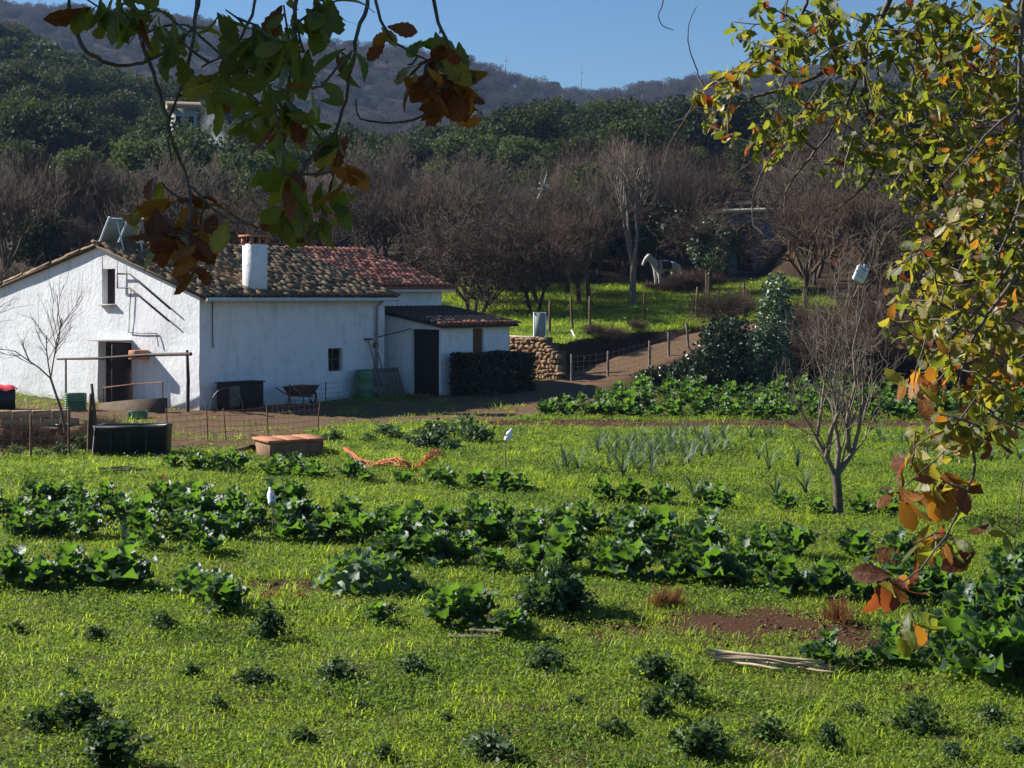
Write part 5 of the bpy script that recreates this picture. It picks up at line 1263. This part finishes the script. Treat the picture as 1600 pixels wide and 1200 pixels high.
# ------------------------------------------------------------------ turf
def tuft(seed, nb, hgt, spread, width, mat, broad=False):
    r2 = np.random.default_rng(seed); b = MB(); 
    if broad:
        c = np.stack([r2.normal(0, spread * .5, nb), r2.normal(0, spread * .5, nb), r2.uniform(.01, hgt, nb)], -1); v, f = quads_at(c, width, r2, 1.3, .8); b.add(v, f, 0, .001 + .8 * r2.random(nb))
    else:
        o_ = np.stack([r2.normal(0, spread * .45, nb), r2.normal(0, spread * .45, nb), np.full(nb, -.01)], -1); a = r2.uniform(0, 2 * pi, nb); ln = np.abs(r2.normal(.55, .3, nb)); L = hgt * r2.uniform(.6, 1.4, nb)
        d = np.stack([np.cos(a) * np.sin(ln), np.sin(a) * np.sin(ln), np.cos(ln)], -1); s_ = np.stack([-np.sin(a), np.cos(a), 0 * a], -1) * width * .5
        m_ = o_ + d * (L * .55)[:, None]; d2 = d + np.stack([np.cos(a) * .5, np.sin(a) * .5, -.35 + 0 * a], -1); e = m_ + d2 * (L * .45)[:, None]
        v = np.stack([o_ - s_, o_ + s_, m_ + s_ * .9, m_ - s_ * .9, e + s_ * .15, e - s_ * .15], 1).reshape(-1, 3); i = np.arange(nb)[:, None] * 6
        f = np.concatenate([i + np.array((0, 1, 2, 3)), i + np.array((3, 2, 4, 5))]); t = .001 + .8 * r2.random(nb); b.add(v, f, 0, np.concatenate([t, t]))
    return b.mesh('tuft', mat)
TV = [tuft(700 + k, 34, .075, .22, .009, 'grass') for k in range(4)] + [tuft(710 + k, 60, .05, .22, .020, 'weed', True) for k in range(3)] + [tuft(720, 26, .15, .16, .010, 'grass'), tuft(721, 26, .13, .2, .034, 'weed', True)] + [tuft(730 + k, 44, .07, .22, .03, 'weed_dark', True) for k in range(2)]
def turf(name, n, xr, yr, cond, sc, label, tall=.05, broad=.35):
    y = rng.uniform(yr[0], yr[1], n); x = rng.uniform(xr[0], xr[1], n); k = cond(x, y) > rng.random(n); x, y = x[k], y[k]; n = len(x)
    tall = tall + .25 * sst(.3, .8, vnoise(x, y, 1.3, 21)); u_ = rng.random(n); pick = np.where(u_ < tall, 7 + rng.integers(0, 2, n), np.where(u_ < tall + broad, 4 + rng.integers(0, 3, n), rng.integers(0, 4, n)))
    dk = rng.random(n) < np.clip(.10 + .55 * sst(.15, .7, vnoise(x, y, 1.6, 11) + .5 * vnoise(x, y, 4.1, 12)), 0, 1); pick = np.where(dk, 9 + rng.integers(0, 2, n), pick)
    s_ = sc(x, y) * rng.uniform(.6, 1.35, n)
    o = scatter(name, np.stack([x, y, height(x, y) - .008], -1), np.stack([rng.normal(0, .1, n), rng.normal(0, .1, n), rng.uniform(0, 6, n)], -1), s_, pick, TV); o['label'] = label
def field(x, y):
    k = (np.abs(x) < .37 * y + 1.5) * 1.0
    s_ = soilmask(x, y); k = k * np.clip(1.22 - 1.15 * s_ + .5 * vnoise(x, y, 2.6, 2) * (s_ > .3) + .2 * vnoise(x, y, 2.3, 2), .05, 1)
    k = k * (1 - .75 * np.clip(sst(.35, .75, vnoise(x, y, 1.1, 7)), 0, 1) * .6)
    k = np.where((y > 36.7) & (y < 39.3) & (x > -.8), .025, k); k = np.where((y > 40) & (x > .5), .25 * k, k)
    yard = ((y > 31.9) & (y < 60) & (x < -4.6)) | ((y > 30.6) & (x < -10)); k = np.where(yard, .05 * k, k)
    d, _ = seg_dist(x, y, PATH); k = np.where((d < 1.7) | (seg_dist(x, y, PATH2)[0] < 1.75), .05 * k, k)
    return k * np.interp(y, [6, 12, 20, 30, 46], [1, 1, .8, .5, .4])
turf('grass', 190000, (-19, 19), (6, 47.5), field, lambda x, y: np.interp(y, [8, 20, 46], [.8, 1.0, 1.5]), 'short bright green grass and clover covering the garden', .05, .62)
def pastf(x, y):
    E = np.interp(x, EX, EY); d, _ = seg_dist(x, y, PATH); return ((y > E + 1.0) & (d > 1.9) & (x < 13.5)) * 1.0
turf('pasture_grass', 14000, (-4, 14), (53, 76), pastf, lambda x, y: 1.7 + 0 * x, 'sunlit green grass of the pasture on the terrace', .1, .2)

def clods():
    vs = []
    for k in range(3):
        r2 = np.random.default_rng(760 + k); b = MB(); ns = 6; v = []
        for zz, rr in ((-.35, .8), (.15, 1.), (.5, .55)):
            for j in range(ns): v.append((rr * cos(2 * pi * j / ns) * r2.uniform(.7, 1.2), rr * sin(2 * pi * j / ns) * r2.uniform(.7, 1.2), zz * r2.uniform(.7, 1.2)))
        b.add(v, [(i * ns + j, i * ns + (j + 1) % ns, (i + 1) * ns + (j + 1) % ns, (i + 1) * ns + j) for i in range(2) for j in range(ns)]); b.add(v[2 * ns:], [(0, j, j + 1) for j in range(1, ns - 1)]); vs.append(b.mesh('clod', 'soil'))
    n = 60000; y = rng.uniform(9, 40, n); x = rng.uniform(-9, 15, n); p = np.clip(soilmask(x, y) * 1.4 - .35, 0, 1); p = np.where((y > 36.7) & (y < 39.4) & (x > -1) & (x < 15), .5, p); k = rng.random(n) < p; x, y = x[k], y[k]; n = len(x)
    o = scatter('soil_clods', np.stack([x, y, height(x, y)], -1), rng.uniform(-.4, 6, (n, 3)) * (.1, .1, 1), .012 + .03 * rng.random(n) ** 2.5, rng.integers(0, 3, n), vs); o['label'] = 'crumbly red-brown clods of dug soil'
clods()
# ------------------------------------------------------------------ oaks whose boughs hang into the view
def oak_leaf(rg, lobed=.22):
    n = 11; vs = []; curl = rg.uniform(-.9, 1.2); fold = rg.uniform(.1, .5); tw = rg.uniform(-.5, .5); y = z = 0; a = 0
    for j in range(n + 1):
        k = j / n; wv = .25 * (sin(pi * min(1, k ** 1.15)) ** .75) * (.55 + .6 * k if k < .75 else 1.0) + .012
        wv *= 1 + lobed * (1 if j % 2 else -1) * (0 < j < n)
        if j == n: wv = .02
        for sgn in (-1, 0, 1):
            x = sgn * wv; zz = abs(sgn) * wv * fold; c_, s_ = cos(tw * k), sin(tw * k); vs.append((x * c_ - zz * s_, y - abs(sgn) * .03 * sin(a), z + (x * s_ + zz * c_)))
        y += cos(a) / n; z -= sin(a) / n; a += curl / n * rg.uniform(.5, 1.5)
    fs = [(3 * j + i, 3 * j + i + 1, 3 * j + 4 + i, 3 * j + 3 + i) for j in range(n) for i in (0, 1)]
    return np.array(vs), np.array(fs), 0, 0., {'u': np.array([-1., 0, 1] * (n + 1)), 'v': np.repeat(np.arange(n + 1) / n, 3)}
OAKM = ['oak_green', 'oak_yellow', 'oak_orange', 'oak_brown', 'oak_pale']
OLA = [oak_leaf(np.random.default_rng(800 + k), .08 + .035 * (k % 3)) for k in range(6)]
OLM = [[None] * 5 for _ in OLA]
for k, A in enumerate(OLA):
    for j, mn in enumerate(OAKM): b = MB(); b.add(*A); OLM[k][j] = b.mesh('leaf', mn, True)
def oak(name, label, trunk, limbs, boughs, clusters, nparts, seed, shade=None):
    """boughs: polylines (px, py) + depth; clusters: leaf clouds (px, py, rx, ry, depth, n, size, colour weights)"""
    rg = np.random.default_rng(seed); base = np.array(trunk[0]); th = thing(name, label, 'tree', (base[0], base[1], hz(base[0], base[1])))
    org = np.array(th.location)
    b = MB(); b.tube(np.array(trunk) - org, np.linspace(.26, .15, len(trunk)), 10); b.build('trunk', 'bark_oak', th, True)
    for L in limbs:
        b = MB(); b.tube(np.array(L) - org, np.linspace(.11, .03, len(L)), 8); b.build('limb', 'bark_oak', th, True)
    allp = []; sp = np.concatenate([np.array(L) for L in limbs])
    limbpts = np.concatenate([np.stack([np.interp(np.linspace(0, len(L) - 1, 30), np.arange(len(L)), np.array(L)[:, k]) for k in range(3)], -1) for L in limbs])
    for (pl, Y, r0, root) in boughs:
        pts = [P(px, py, Y + .04 * sin(i * 1.3 + pl[0][0])) for i, (px, py) in enumerate(pl)]
        if root == 'limb':
            k = np.argmin(np.linalg.norm(limbpts - pts[0], axis=1)); pts = [limbpts[k], (limbpts[k] + pts[0]) / 2 + np.array((0, 0, .02))] + pts
        elif allp:
            A = np.concatenate(allp); k = np.argmin(np.linalg.norm(A - pts[0], axis=1)); pts = [A[k]] + pts
        pts = np.array(pts); t = np.linspace(0, len(pts) - 1, len(pts) * 3); i = np.arange(len(pts)); fine = np.stack([np.interp(t, i, pts[:, k]) for k in range(3)], -1)
        fine[1:-1] = (fine[:-2] + 2 * fine[1:-1] + fine[2:]) / 4; fine[1:-1] += rg.normal(0, .0015, fine[1:-1].shape); allp.append(fine)
        b = MB(); b.tube(fine - org, np.linspace(r0 * .8, r0 * .32, len(fine)), 6); b.build('bough', 'bark_oak', th, True)
    A = np.concatenate(allp + [limbpts]); nA = len(A); A = np.concatenate([A, np.full((12000, 3), 1e6)]); tw = MB(); rest = [MB() for _ in range(1)][0]; L_ = []
    for (px, py, rx, ry, Y, dY, n, size, wts) in clusters:
        nb = max(1, n // 4)
        for c in range(nb):
            while True:
                e = rg.uniform(-1, 1, 2)
                if e @ e < 1: break
            q = P(px + e[0] * rx, py + e[1] * ry, Y + rg.uniform(-dY, dY)); dist = np.linalg.norm(A[:nA] - q, axis=1); k = np.argmin(dist); s0 = A[k]
            d = q - s0; nd = np.linalg.norm(d) + 1e-6; mid = (s0 + q) / 2 + rg.normal(0, .1, 3) * nd * .5; tw.tube(np.array([s0, mid, q]) - org, [.0032, .0026, .0018], 4)
            A[nA] = mid; A[nA + 1] = q; nA += 2
            for j in range(int(np.ceil(n / nb))):
                a = q if j < 3 else (mid + q) / 2; R = Euler((rg.normal(-1.3, .75), rg.normal(0, .6), rg.uniform(0, 2 * pi))).to_matrix()      # mostly hanging
                L_.append((a + rg.normal(0, .012, 3), R, size * rg.uniform(.65, 1.25), int(rg.integers(6)), int(rg.choice(5, p=np.array(wts) / sum(wts)))))
    tw.build('twigs', 'bark_oak', th)['kind'] = 'stuff'
    def inview(p): px = 800 + F * p[0] / p[1]; py = H0 - F * (p[2] - CZ) / p[1]; return p[1] > .5 and -20 < px < 1620 and -20 < py < 1220
    idx = sorted(range(len(L_)), key=lambda i: (-(L_[i][2] / L_[i][0][1]) if inview(L_[i][0]) else 1)); rm = MB(); cnt = 0
    for i in idx:
        p, R, sc, k, c = L_[i]
        if cnt < nparts and inview(p): obj('leaf', OLM[k][c], th, tuple(p - org), tuple(R.to_euler()), sc); cnt += 1
        else: rm.add((OLA[k][0] * sc) @ np.array(R).T + (p - org), OLA[k][1], c, .001 + .9 * rg.random(), OLA[k][4])
    if rm.n: o = rm.build('foliage', OAKM, th, True); o['kind'] = 'stuff'
    return th
GRN, MIX, YEL, BRN, OLV = (1, .0, .0, .02, 0), (.62, .25, .06, .05, .02), (.38, .42, .08, .07, .05), (.0, .05, .25, .7, 0.03), (.85, .08, .02, .06, 0)
Yl = 3.25
oak('oak_tree', 'oak whose dark shaded twigs hang before the farmhouse roof', [(-4.2, 4.2, 0), (-4.1, 4.1, 2.0), (-3.9, 4.0, 3.6), (-3.5, 3.8, 4.6)],
    [[(-3.6, 3.85, 4.4), (-2.4, 3.5, 4.55), (-1.2, 3.3, 4.4), (-.5, 3.25, 4.22), (.1, 3.2, 4.08)], [(-3.55, 3.8, 4.5), (-2.8, 4.2, 5.4), (-2.0, 4.4, 5.9)], [(-3.6, 3.9, 4.3), (-3.2, 5.0, 5.2), (-2.8, 5.6, 5.6)], [(-2.4, 3.5, 4.55), (-2.0, 3.8, 5.0), (-1.4, 4.0, 5.3)]],
    [([(107, -30), (107, 0), (116, 45), (131, 79), (161, 96), (195, 103), (225, 98), (262, 81), (292, 56), (307, 34), (311, 0), (313, -30)], Yl, .0075, 'limb'),
     ([(311, -20), (304, 49), (289, 124), (270, 169), (262, 202), (268, 251)], Yl, .007, 'limb'),
     ([(200, -20), (210, 22), (221, 68), (240, 112), (255, 161), (262, 202), (281, 248), (296, 289), (300, 326), (298, 365)], Yl, .008, 'limb'),
     ([(405, -20), (386, 49), (356, 82), (315, 105)], Yl - .1, .006, 'limb'), ([(463, -20), (461, 22), (457, 94), (446, 161), (469, 180), (502, 217)], Yl, .008, 'limb'),
     ([(580, -20), (577, 0), (559, 49), (551, 94), (540, 157), (525, 210), (487, 240), (465, 285), (472, 337), (478, 380)], Yl, .007, 'limb'),
     ([(582, -20), (594, 30), (609, 60), (650, 88), (687, 99)], Yl, .006, 'limb'), ([(672, -20), (684, 34), (702, 79), (732, 105), (745, 130)], Yl, .0075, 'limb'),
     ([(700, 110), (676, 180), (627, 191), (586, 191), (558, 184), (556, 154)], Yl, .005, 'b'), ([(296, 289), (330, 325), (360, 345), (400, 355)], Yl, .005, 'b')],
    [(200, 15, 70, 35, Yl, .2, 27, 0.0725, OLV), (262, 35, 34, 30, Yl, .2, 13, 0.0837, OLV), (150, 5, 30, 18, Yl, .2, 6, 0.0837, OLV), (350, 60, 45, 50, Yl, .2, 15, 0.0791, OLV), (430, 60, 65, 70, Yl, .25, 51, 0.0744, OLV), (447, 150, 60, 52, Yl, .25, 44, 0.0744, OLV),
     (465, 235, 70, 50, Yl, .25, 35, 0.0744, (.7, .1, .03, .17, 0)), (475, 315, 55, 60, Yl, .25, 32, 0.0744, (.75, .05, .02, .2, 0)), (345, 138, 28, 25, Yl, .2, 6, 0.0837, OLV), (545, 110, 28, 40, Yl, .2, 8, 0.0837, OLV), (530, 240, 35, 40, Yl, .2, 10, 0.0930, BRN), (500, 20, 55, 25, Yl, .2, 13, 0.0837, OLV),
     (287, 345, 46, 52, Yl, .2, 35, 0.0744, BRN), (280, 388, 36, 36, Yl, .2, 23, 0.0744, BRN), (246, 318, 14, 18, Yl, .2, 6, 0.0837, (0, .2, .5, .3, 0)), (350, 342, 40, 14, Yl, .2, 8, 0.0744, BRN), (255, 285, 20, 15, Yl, .2, 3, 0.0744, BRN),
     (690, 125, 45, 45, Yl, .15, 30, 0.0818, BRN), (650, 120, 28, 22, Yl, .15, 8, 0.0930, (0, .2, .5, .25, .1)), (590, 45, 14, 14, Yl, .1, 4, 0.0558, (0, .3, .4, .3, 0)), (645, 65, 30, 12, Yl, .1, 3, 0.0837, OLV), (672, 60, 20, 20, Yl, .1, 3, 0.0930, OLV), (735, 130, 20, 15, Yl, .1, 5, 0.0837, BRN),
     # unseen rest of the crown; leaf masses added to keep the twigs shaded
     (-1500, -700, 1300, 700, 4.1, .9, 2600, .12, OLV), (-500, -640, 950, 440, 4.0, .8, 4800, .13, OLV), (150, -400, 560, 230, 3.7, .5, 1500, .12, OLV), (-400, -420, 700, 300, 3.9, .6, 1400, .11, OLV), (100, -330, 500, 220, 3.6, .4, 700, .11, OLV)], 300, 71)
Yr = 5.4
oak('oak_tree', 'oak with sunlit yellowing leaves cascading over the bare garden tree', [(3.6, 6.2, 0), (3.5, 6.1, 2.2), (3.3, 6.0, 4.0), (2.9, 5.8, 5.0)],
    [[(3.1, 5.9, 4.6), (2.4, 5.6, 4.75), (1.7, 5.4, 4.72), (1.2, 5.4, 4.62), (.6, 5.4, 4.5)], [(3.3, 6.0, 3.9), (2.6, 5.2, 4.5), (2.0, 4.7, 4.55), (1.7, 4.4, 4.4)], [(3.2, 6, 4.4), (2.6, 6.4, 5.4), (2.0, 6.6, 6.0)]],
    [([(1400, -30), (1390, 0), (1371, 45), (1349, 71), (1311, 97), (1277, 120), (1225, 139), (1180, 150), (1150, 172)], Yr, .016, 'limb'), ([(1265, -20), (1259, 11), (1240, 45), (1202, 79), (1157, 109), (1112, 131), (1082, 154)], Yr, .011, 'limb'),
     ([(1349, 80), (1345, 109), (1319, 172), (1292, 214), (1262, 251), (1229, 292), (1225, 322)], Yr, .009, 'b'), ([(1350, 75), (1352, 142), (1360, 210), (1366, 274), (1337, 304), (1300, 334)], Yr - .1, .010, 'b'),
     ([(1596, -20), (1592, 150), (1596, 262), (1594, 322), (1562, 394), (1551, 440)], 4.6, .010, 'limb'), ([(1592, 169), (1555, 195), (1525, 232), (1491, 270)], 4.6, .007, 'b'), ([(1620, 340), (1600, 385), (1547, 462), (1505, 507), (1474, 539), (1455, 552)], 4.5, .011, 'b'),
     ([(1610, 400), (1560, 470), (1519, 525), (1498, 595), (1502, 647), (1516, 690), (1526, 734), (1511, 768), (1483, 833), (1440, 890), (1400, 915)], 4.4, .008, 'b'), ([(1180, 150), (1120, 176), (1084, 165), (1049, 217), (1037, 255)], Yr, .005, 'b'), ([(1086, 161), (1071, 184), (1037, 197), (1015, 172), (1004, 142)], Yr, .004, 'b'),
     ([(1100, 135), (1090, 112), (1079, 86), (1073, 45), (1088, 11)], Yr, .0045, 'b'), ([(1230, 200), (1195, 262), (1177, 300), (1174, 350), (1192, 366)], Yr, .005, 'b'), ([(1041, -10), (1028, 22), (1034, 41), (1052, 47)], Yr, .004, 'limb'), ([(1300, 110), (1240, 190), (1180, 250), (1130, 285)], Yr, .006, 'b'), ([(1380, 30), (1440, 90), (1500, 130), (1560, 150)], Yr, .010, 'b'), ([(1560, 470), (1530, 560), (1530, 640)], 4.5, .006, 'b'),
     ([(1640, 690), (1600, 740), (1590, 800), (1585, 890)], 4.4, .004, 'b')],
    [(1230, 45, 85, 50, Yr, .5, 174, 0.0541, OLV), (1330, 60, 90, 60, Yr, .5, 174, 0.0541, OLV), (1440, 50, 80, 60, Yr, .6, 203, 0.0566, OLV), (1550, 60, 70, 80, 5.2, .6, 231, 0.0525, MIX), (1185, 100, 60, 30, Yr, .4, 82, 0.0492, MIX), (1120, 160, 45, 35, Yr, .3, 67, 0.0471, YEL), (1115, 210, 25, 20, Yr, .3, 18, 0.0439, YEL),
     (1215, 205, 40, 50, Yr, .3, 82, 0.0499, OLV), (1340, 250, 50, 40, Yr, .3, 82, 0.0499, OLV), (1300, 150, 70, 40, Yr, .4, 75, 0.0499, OLV), (1420, 170, 70, 60, Yr, .5, 165, 0.0492, MIX), (1520, 170, 80, 80, 5.2, .6, 281, 0.0525, MIX), (1450, 270, 70, 60, 5.2, .5, 182, 0.0492, MIX), (1550, 290, 60, 70, 5.0, .5, 248, 0.0525, MIX),
     (1480, 370, 70, 45, 4.9, .4, 149, 0.0490, YEL), (1560, 400, 50, 60, 4.8, .4, 198, 0.0525, MIX), (1440, 430, 55, 45, 4.7, .4, 108, 0.0502, YEL), (1520, 480, 80, 50, 4.6, .4, 176, 0.0534, YEL), (1420, 500, 45, 35, 4.6, .3, 54, 0.0502, YEL), (1560, 560, 45, 70, 4.5, .3, 121, 0.0565, YEL), (1480, 560, 55, 40, 4.5, .3, 81, 0.0565, YEL), (1455, 595, 35, 16, 4.4, .2, 16, .09, (0, .2, .6, .2, 0)),
     (1500, 640, 50, 40, 4.4, .3, 66, 0.0591, MIX), (1460, 690, 45, 45, 4.4, .25, 59, 0.0565, YEL), (1450, 745, 55, 28, 4.4, .2, 26, .095, (.2, .3, .2, .25, .05)), (1410, 770, 22, 22, 4.4, .2, 8, .09, BRN), (1560, 800, 25, 22, 4.4, .15, 5, 0.0627, YEL), (1440, 845, 35, 20, 4.4, .2, 10, .10, (.1, .2, .4, .3, 0)), (1500, 850, 35, 30, 4.4, .2, 12, .10, (.6, .05, .05, .3, 0)),
     (1390, 935, 40, 28, 4.4, .2, 14, .10, (.1, .1, .3, .5, 0)), (1420, 970, 14, 25, 4.4, .1, 5, .10, (.8, 0, .1, .1, 0)), (1560, 680, 40, 30, 4.4, .25, 25, 0.0558, MIX),
     (2000, -100, 380, 320, 5.4, 1.0, 2487, 0.0558, MIX), (1500, -200, 420, 160, 5.4, .8, 1492, 0.0525, MIX), (1750, 350, 130, 350, 4.8, .5, 678, 0.0534, YEL)], 300, 72)

# ------------------------------------------------------------------ smoke and haze
b = MB(); n = 12; vs = []
prof = [(.25, 0), (.7, .8), (1.0, 2.0), (1.35, 3.4), (1.5, 4.8), (1.3, 6.0), (.6, 6.9)]
for i, (r, z) in enumerate(prof):
    for j in range(n): a = 2 * pi * j / n; vs.append((r * cos(a) - .10 * z + .25 * sin(z * 1.4), r * .8 * sin(a), z))
b.add(vs, [(i * n + j, i * n + (j + 1) % n, (i + 1) * n + (j + 1) % n, (i + 1) * n + j) for i in range(len(prof) - 1) for j in range(n)])
b.add([vs[j] for j in range(n)][::-1], [(0, j, j + 1) for j in range(1, n - 1)]); b.add([vs[(len(prof) - 1) * n + j] for j in range(n)], [(0, j, j + 1) for j in range(1, n - 1)])
m = NT('smoke'); m.n.remove(m.b); pv = m.node('ShaderNodeVolumePrincipled'); pv.inputs['Color'].default_value = (.80, .88, .96, 1); pv.inputs['Anisotropy'].default_value = .2
nz = m.ramp(m.noise(.9, 4, .65), [(.44, (0, 0, 0)), (.80, (1, 1, 1))]); 
tcs = m.node('ShaderNodeTexCoord'); sx_ = m.node('ShaderNodeSeparateXYZ'); m.l.new(tcs.outputs['Object'], sx_.inputs[0])
xo = m.math('ADD', sx_.outputs[0], m.math('MULTIPLY', sx_.outputs[2], .10)); r2_ = m.math('ADD', m.math('MULTIPLY', xo, xo), m.math('MULTIPLY', sx_.outputs[1], sx_.outputs[1]))
fo = m.ramp(r2_, [(0., (1, 1, 1)), (.45, (.35, .35, .35)), (.95, (0, 0, 0))]); vo = m.ramp(m.math('DIVIDE', sx_.outputs[2], 7.), [(0., (.6, .6, .6)), (.25, (1, 1, 1)), (.95, (0, 0, 0))])
m.l.new(m.math('MULTIPLY', m.math('MULTIPLY', m.math('MULTIPLY', fo, vo), nz), 2.8), pv.inputs['Density']); m.l.new(pv.outputs[0], m.out.inputs['Volume']); MAT['smoke'] = m.m
o = b.build('smoke', 'smoke'); sx, sy = -20.3, 107.; o.location = (sx, sy, CZ + (H0 - 297) / F * sy - .3); o['kind'] = 'stuff'; o['label'] = 'thin bluish smoke rising between the bare trees'
b = MB(); b.box((0, 560, 66), (1300, 1270, 140)); m = NT('haze'); m.n.remove(m.b); pv = m.node('ShaderNodeVolumePrincipled'); pv.inputs['Color'].default_value = (.42, .62, 1, 1)
pv.inputs['Density'].default_value = .00017; pv.inputs['Anisotropy'].default_value = .1; m.l.new(pv.outputs[0], m.out.inputs['Volume']); MAT['haze'] = m.m
o = b.build('haze', 'haze'); o['kind'] = 'stuff'; o['label'] = 'thin bluish air haze over the valley'
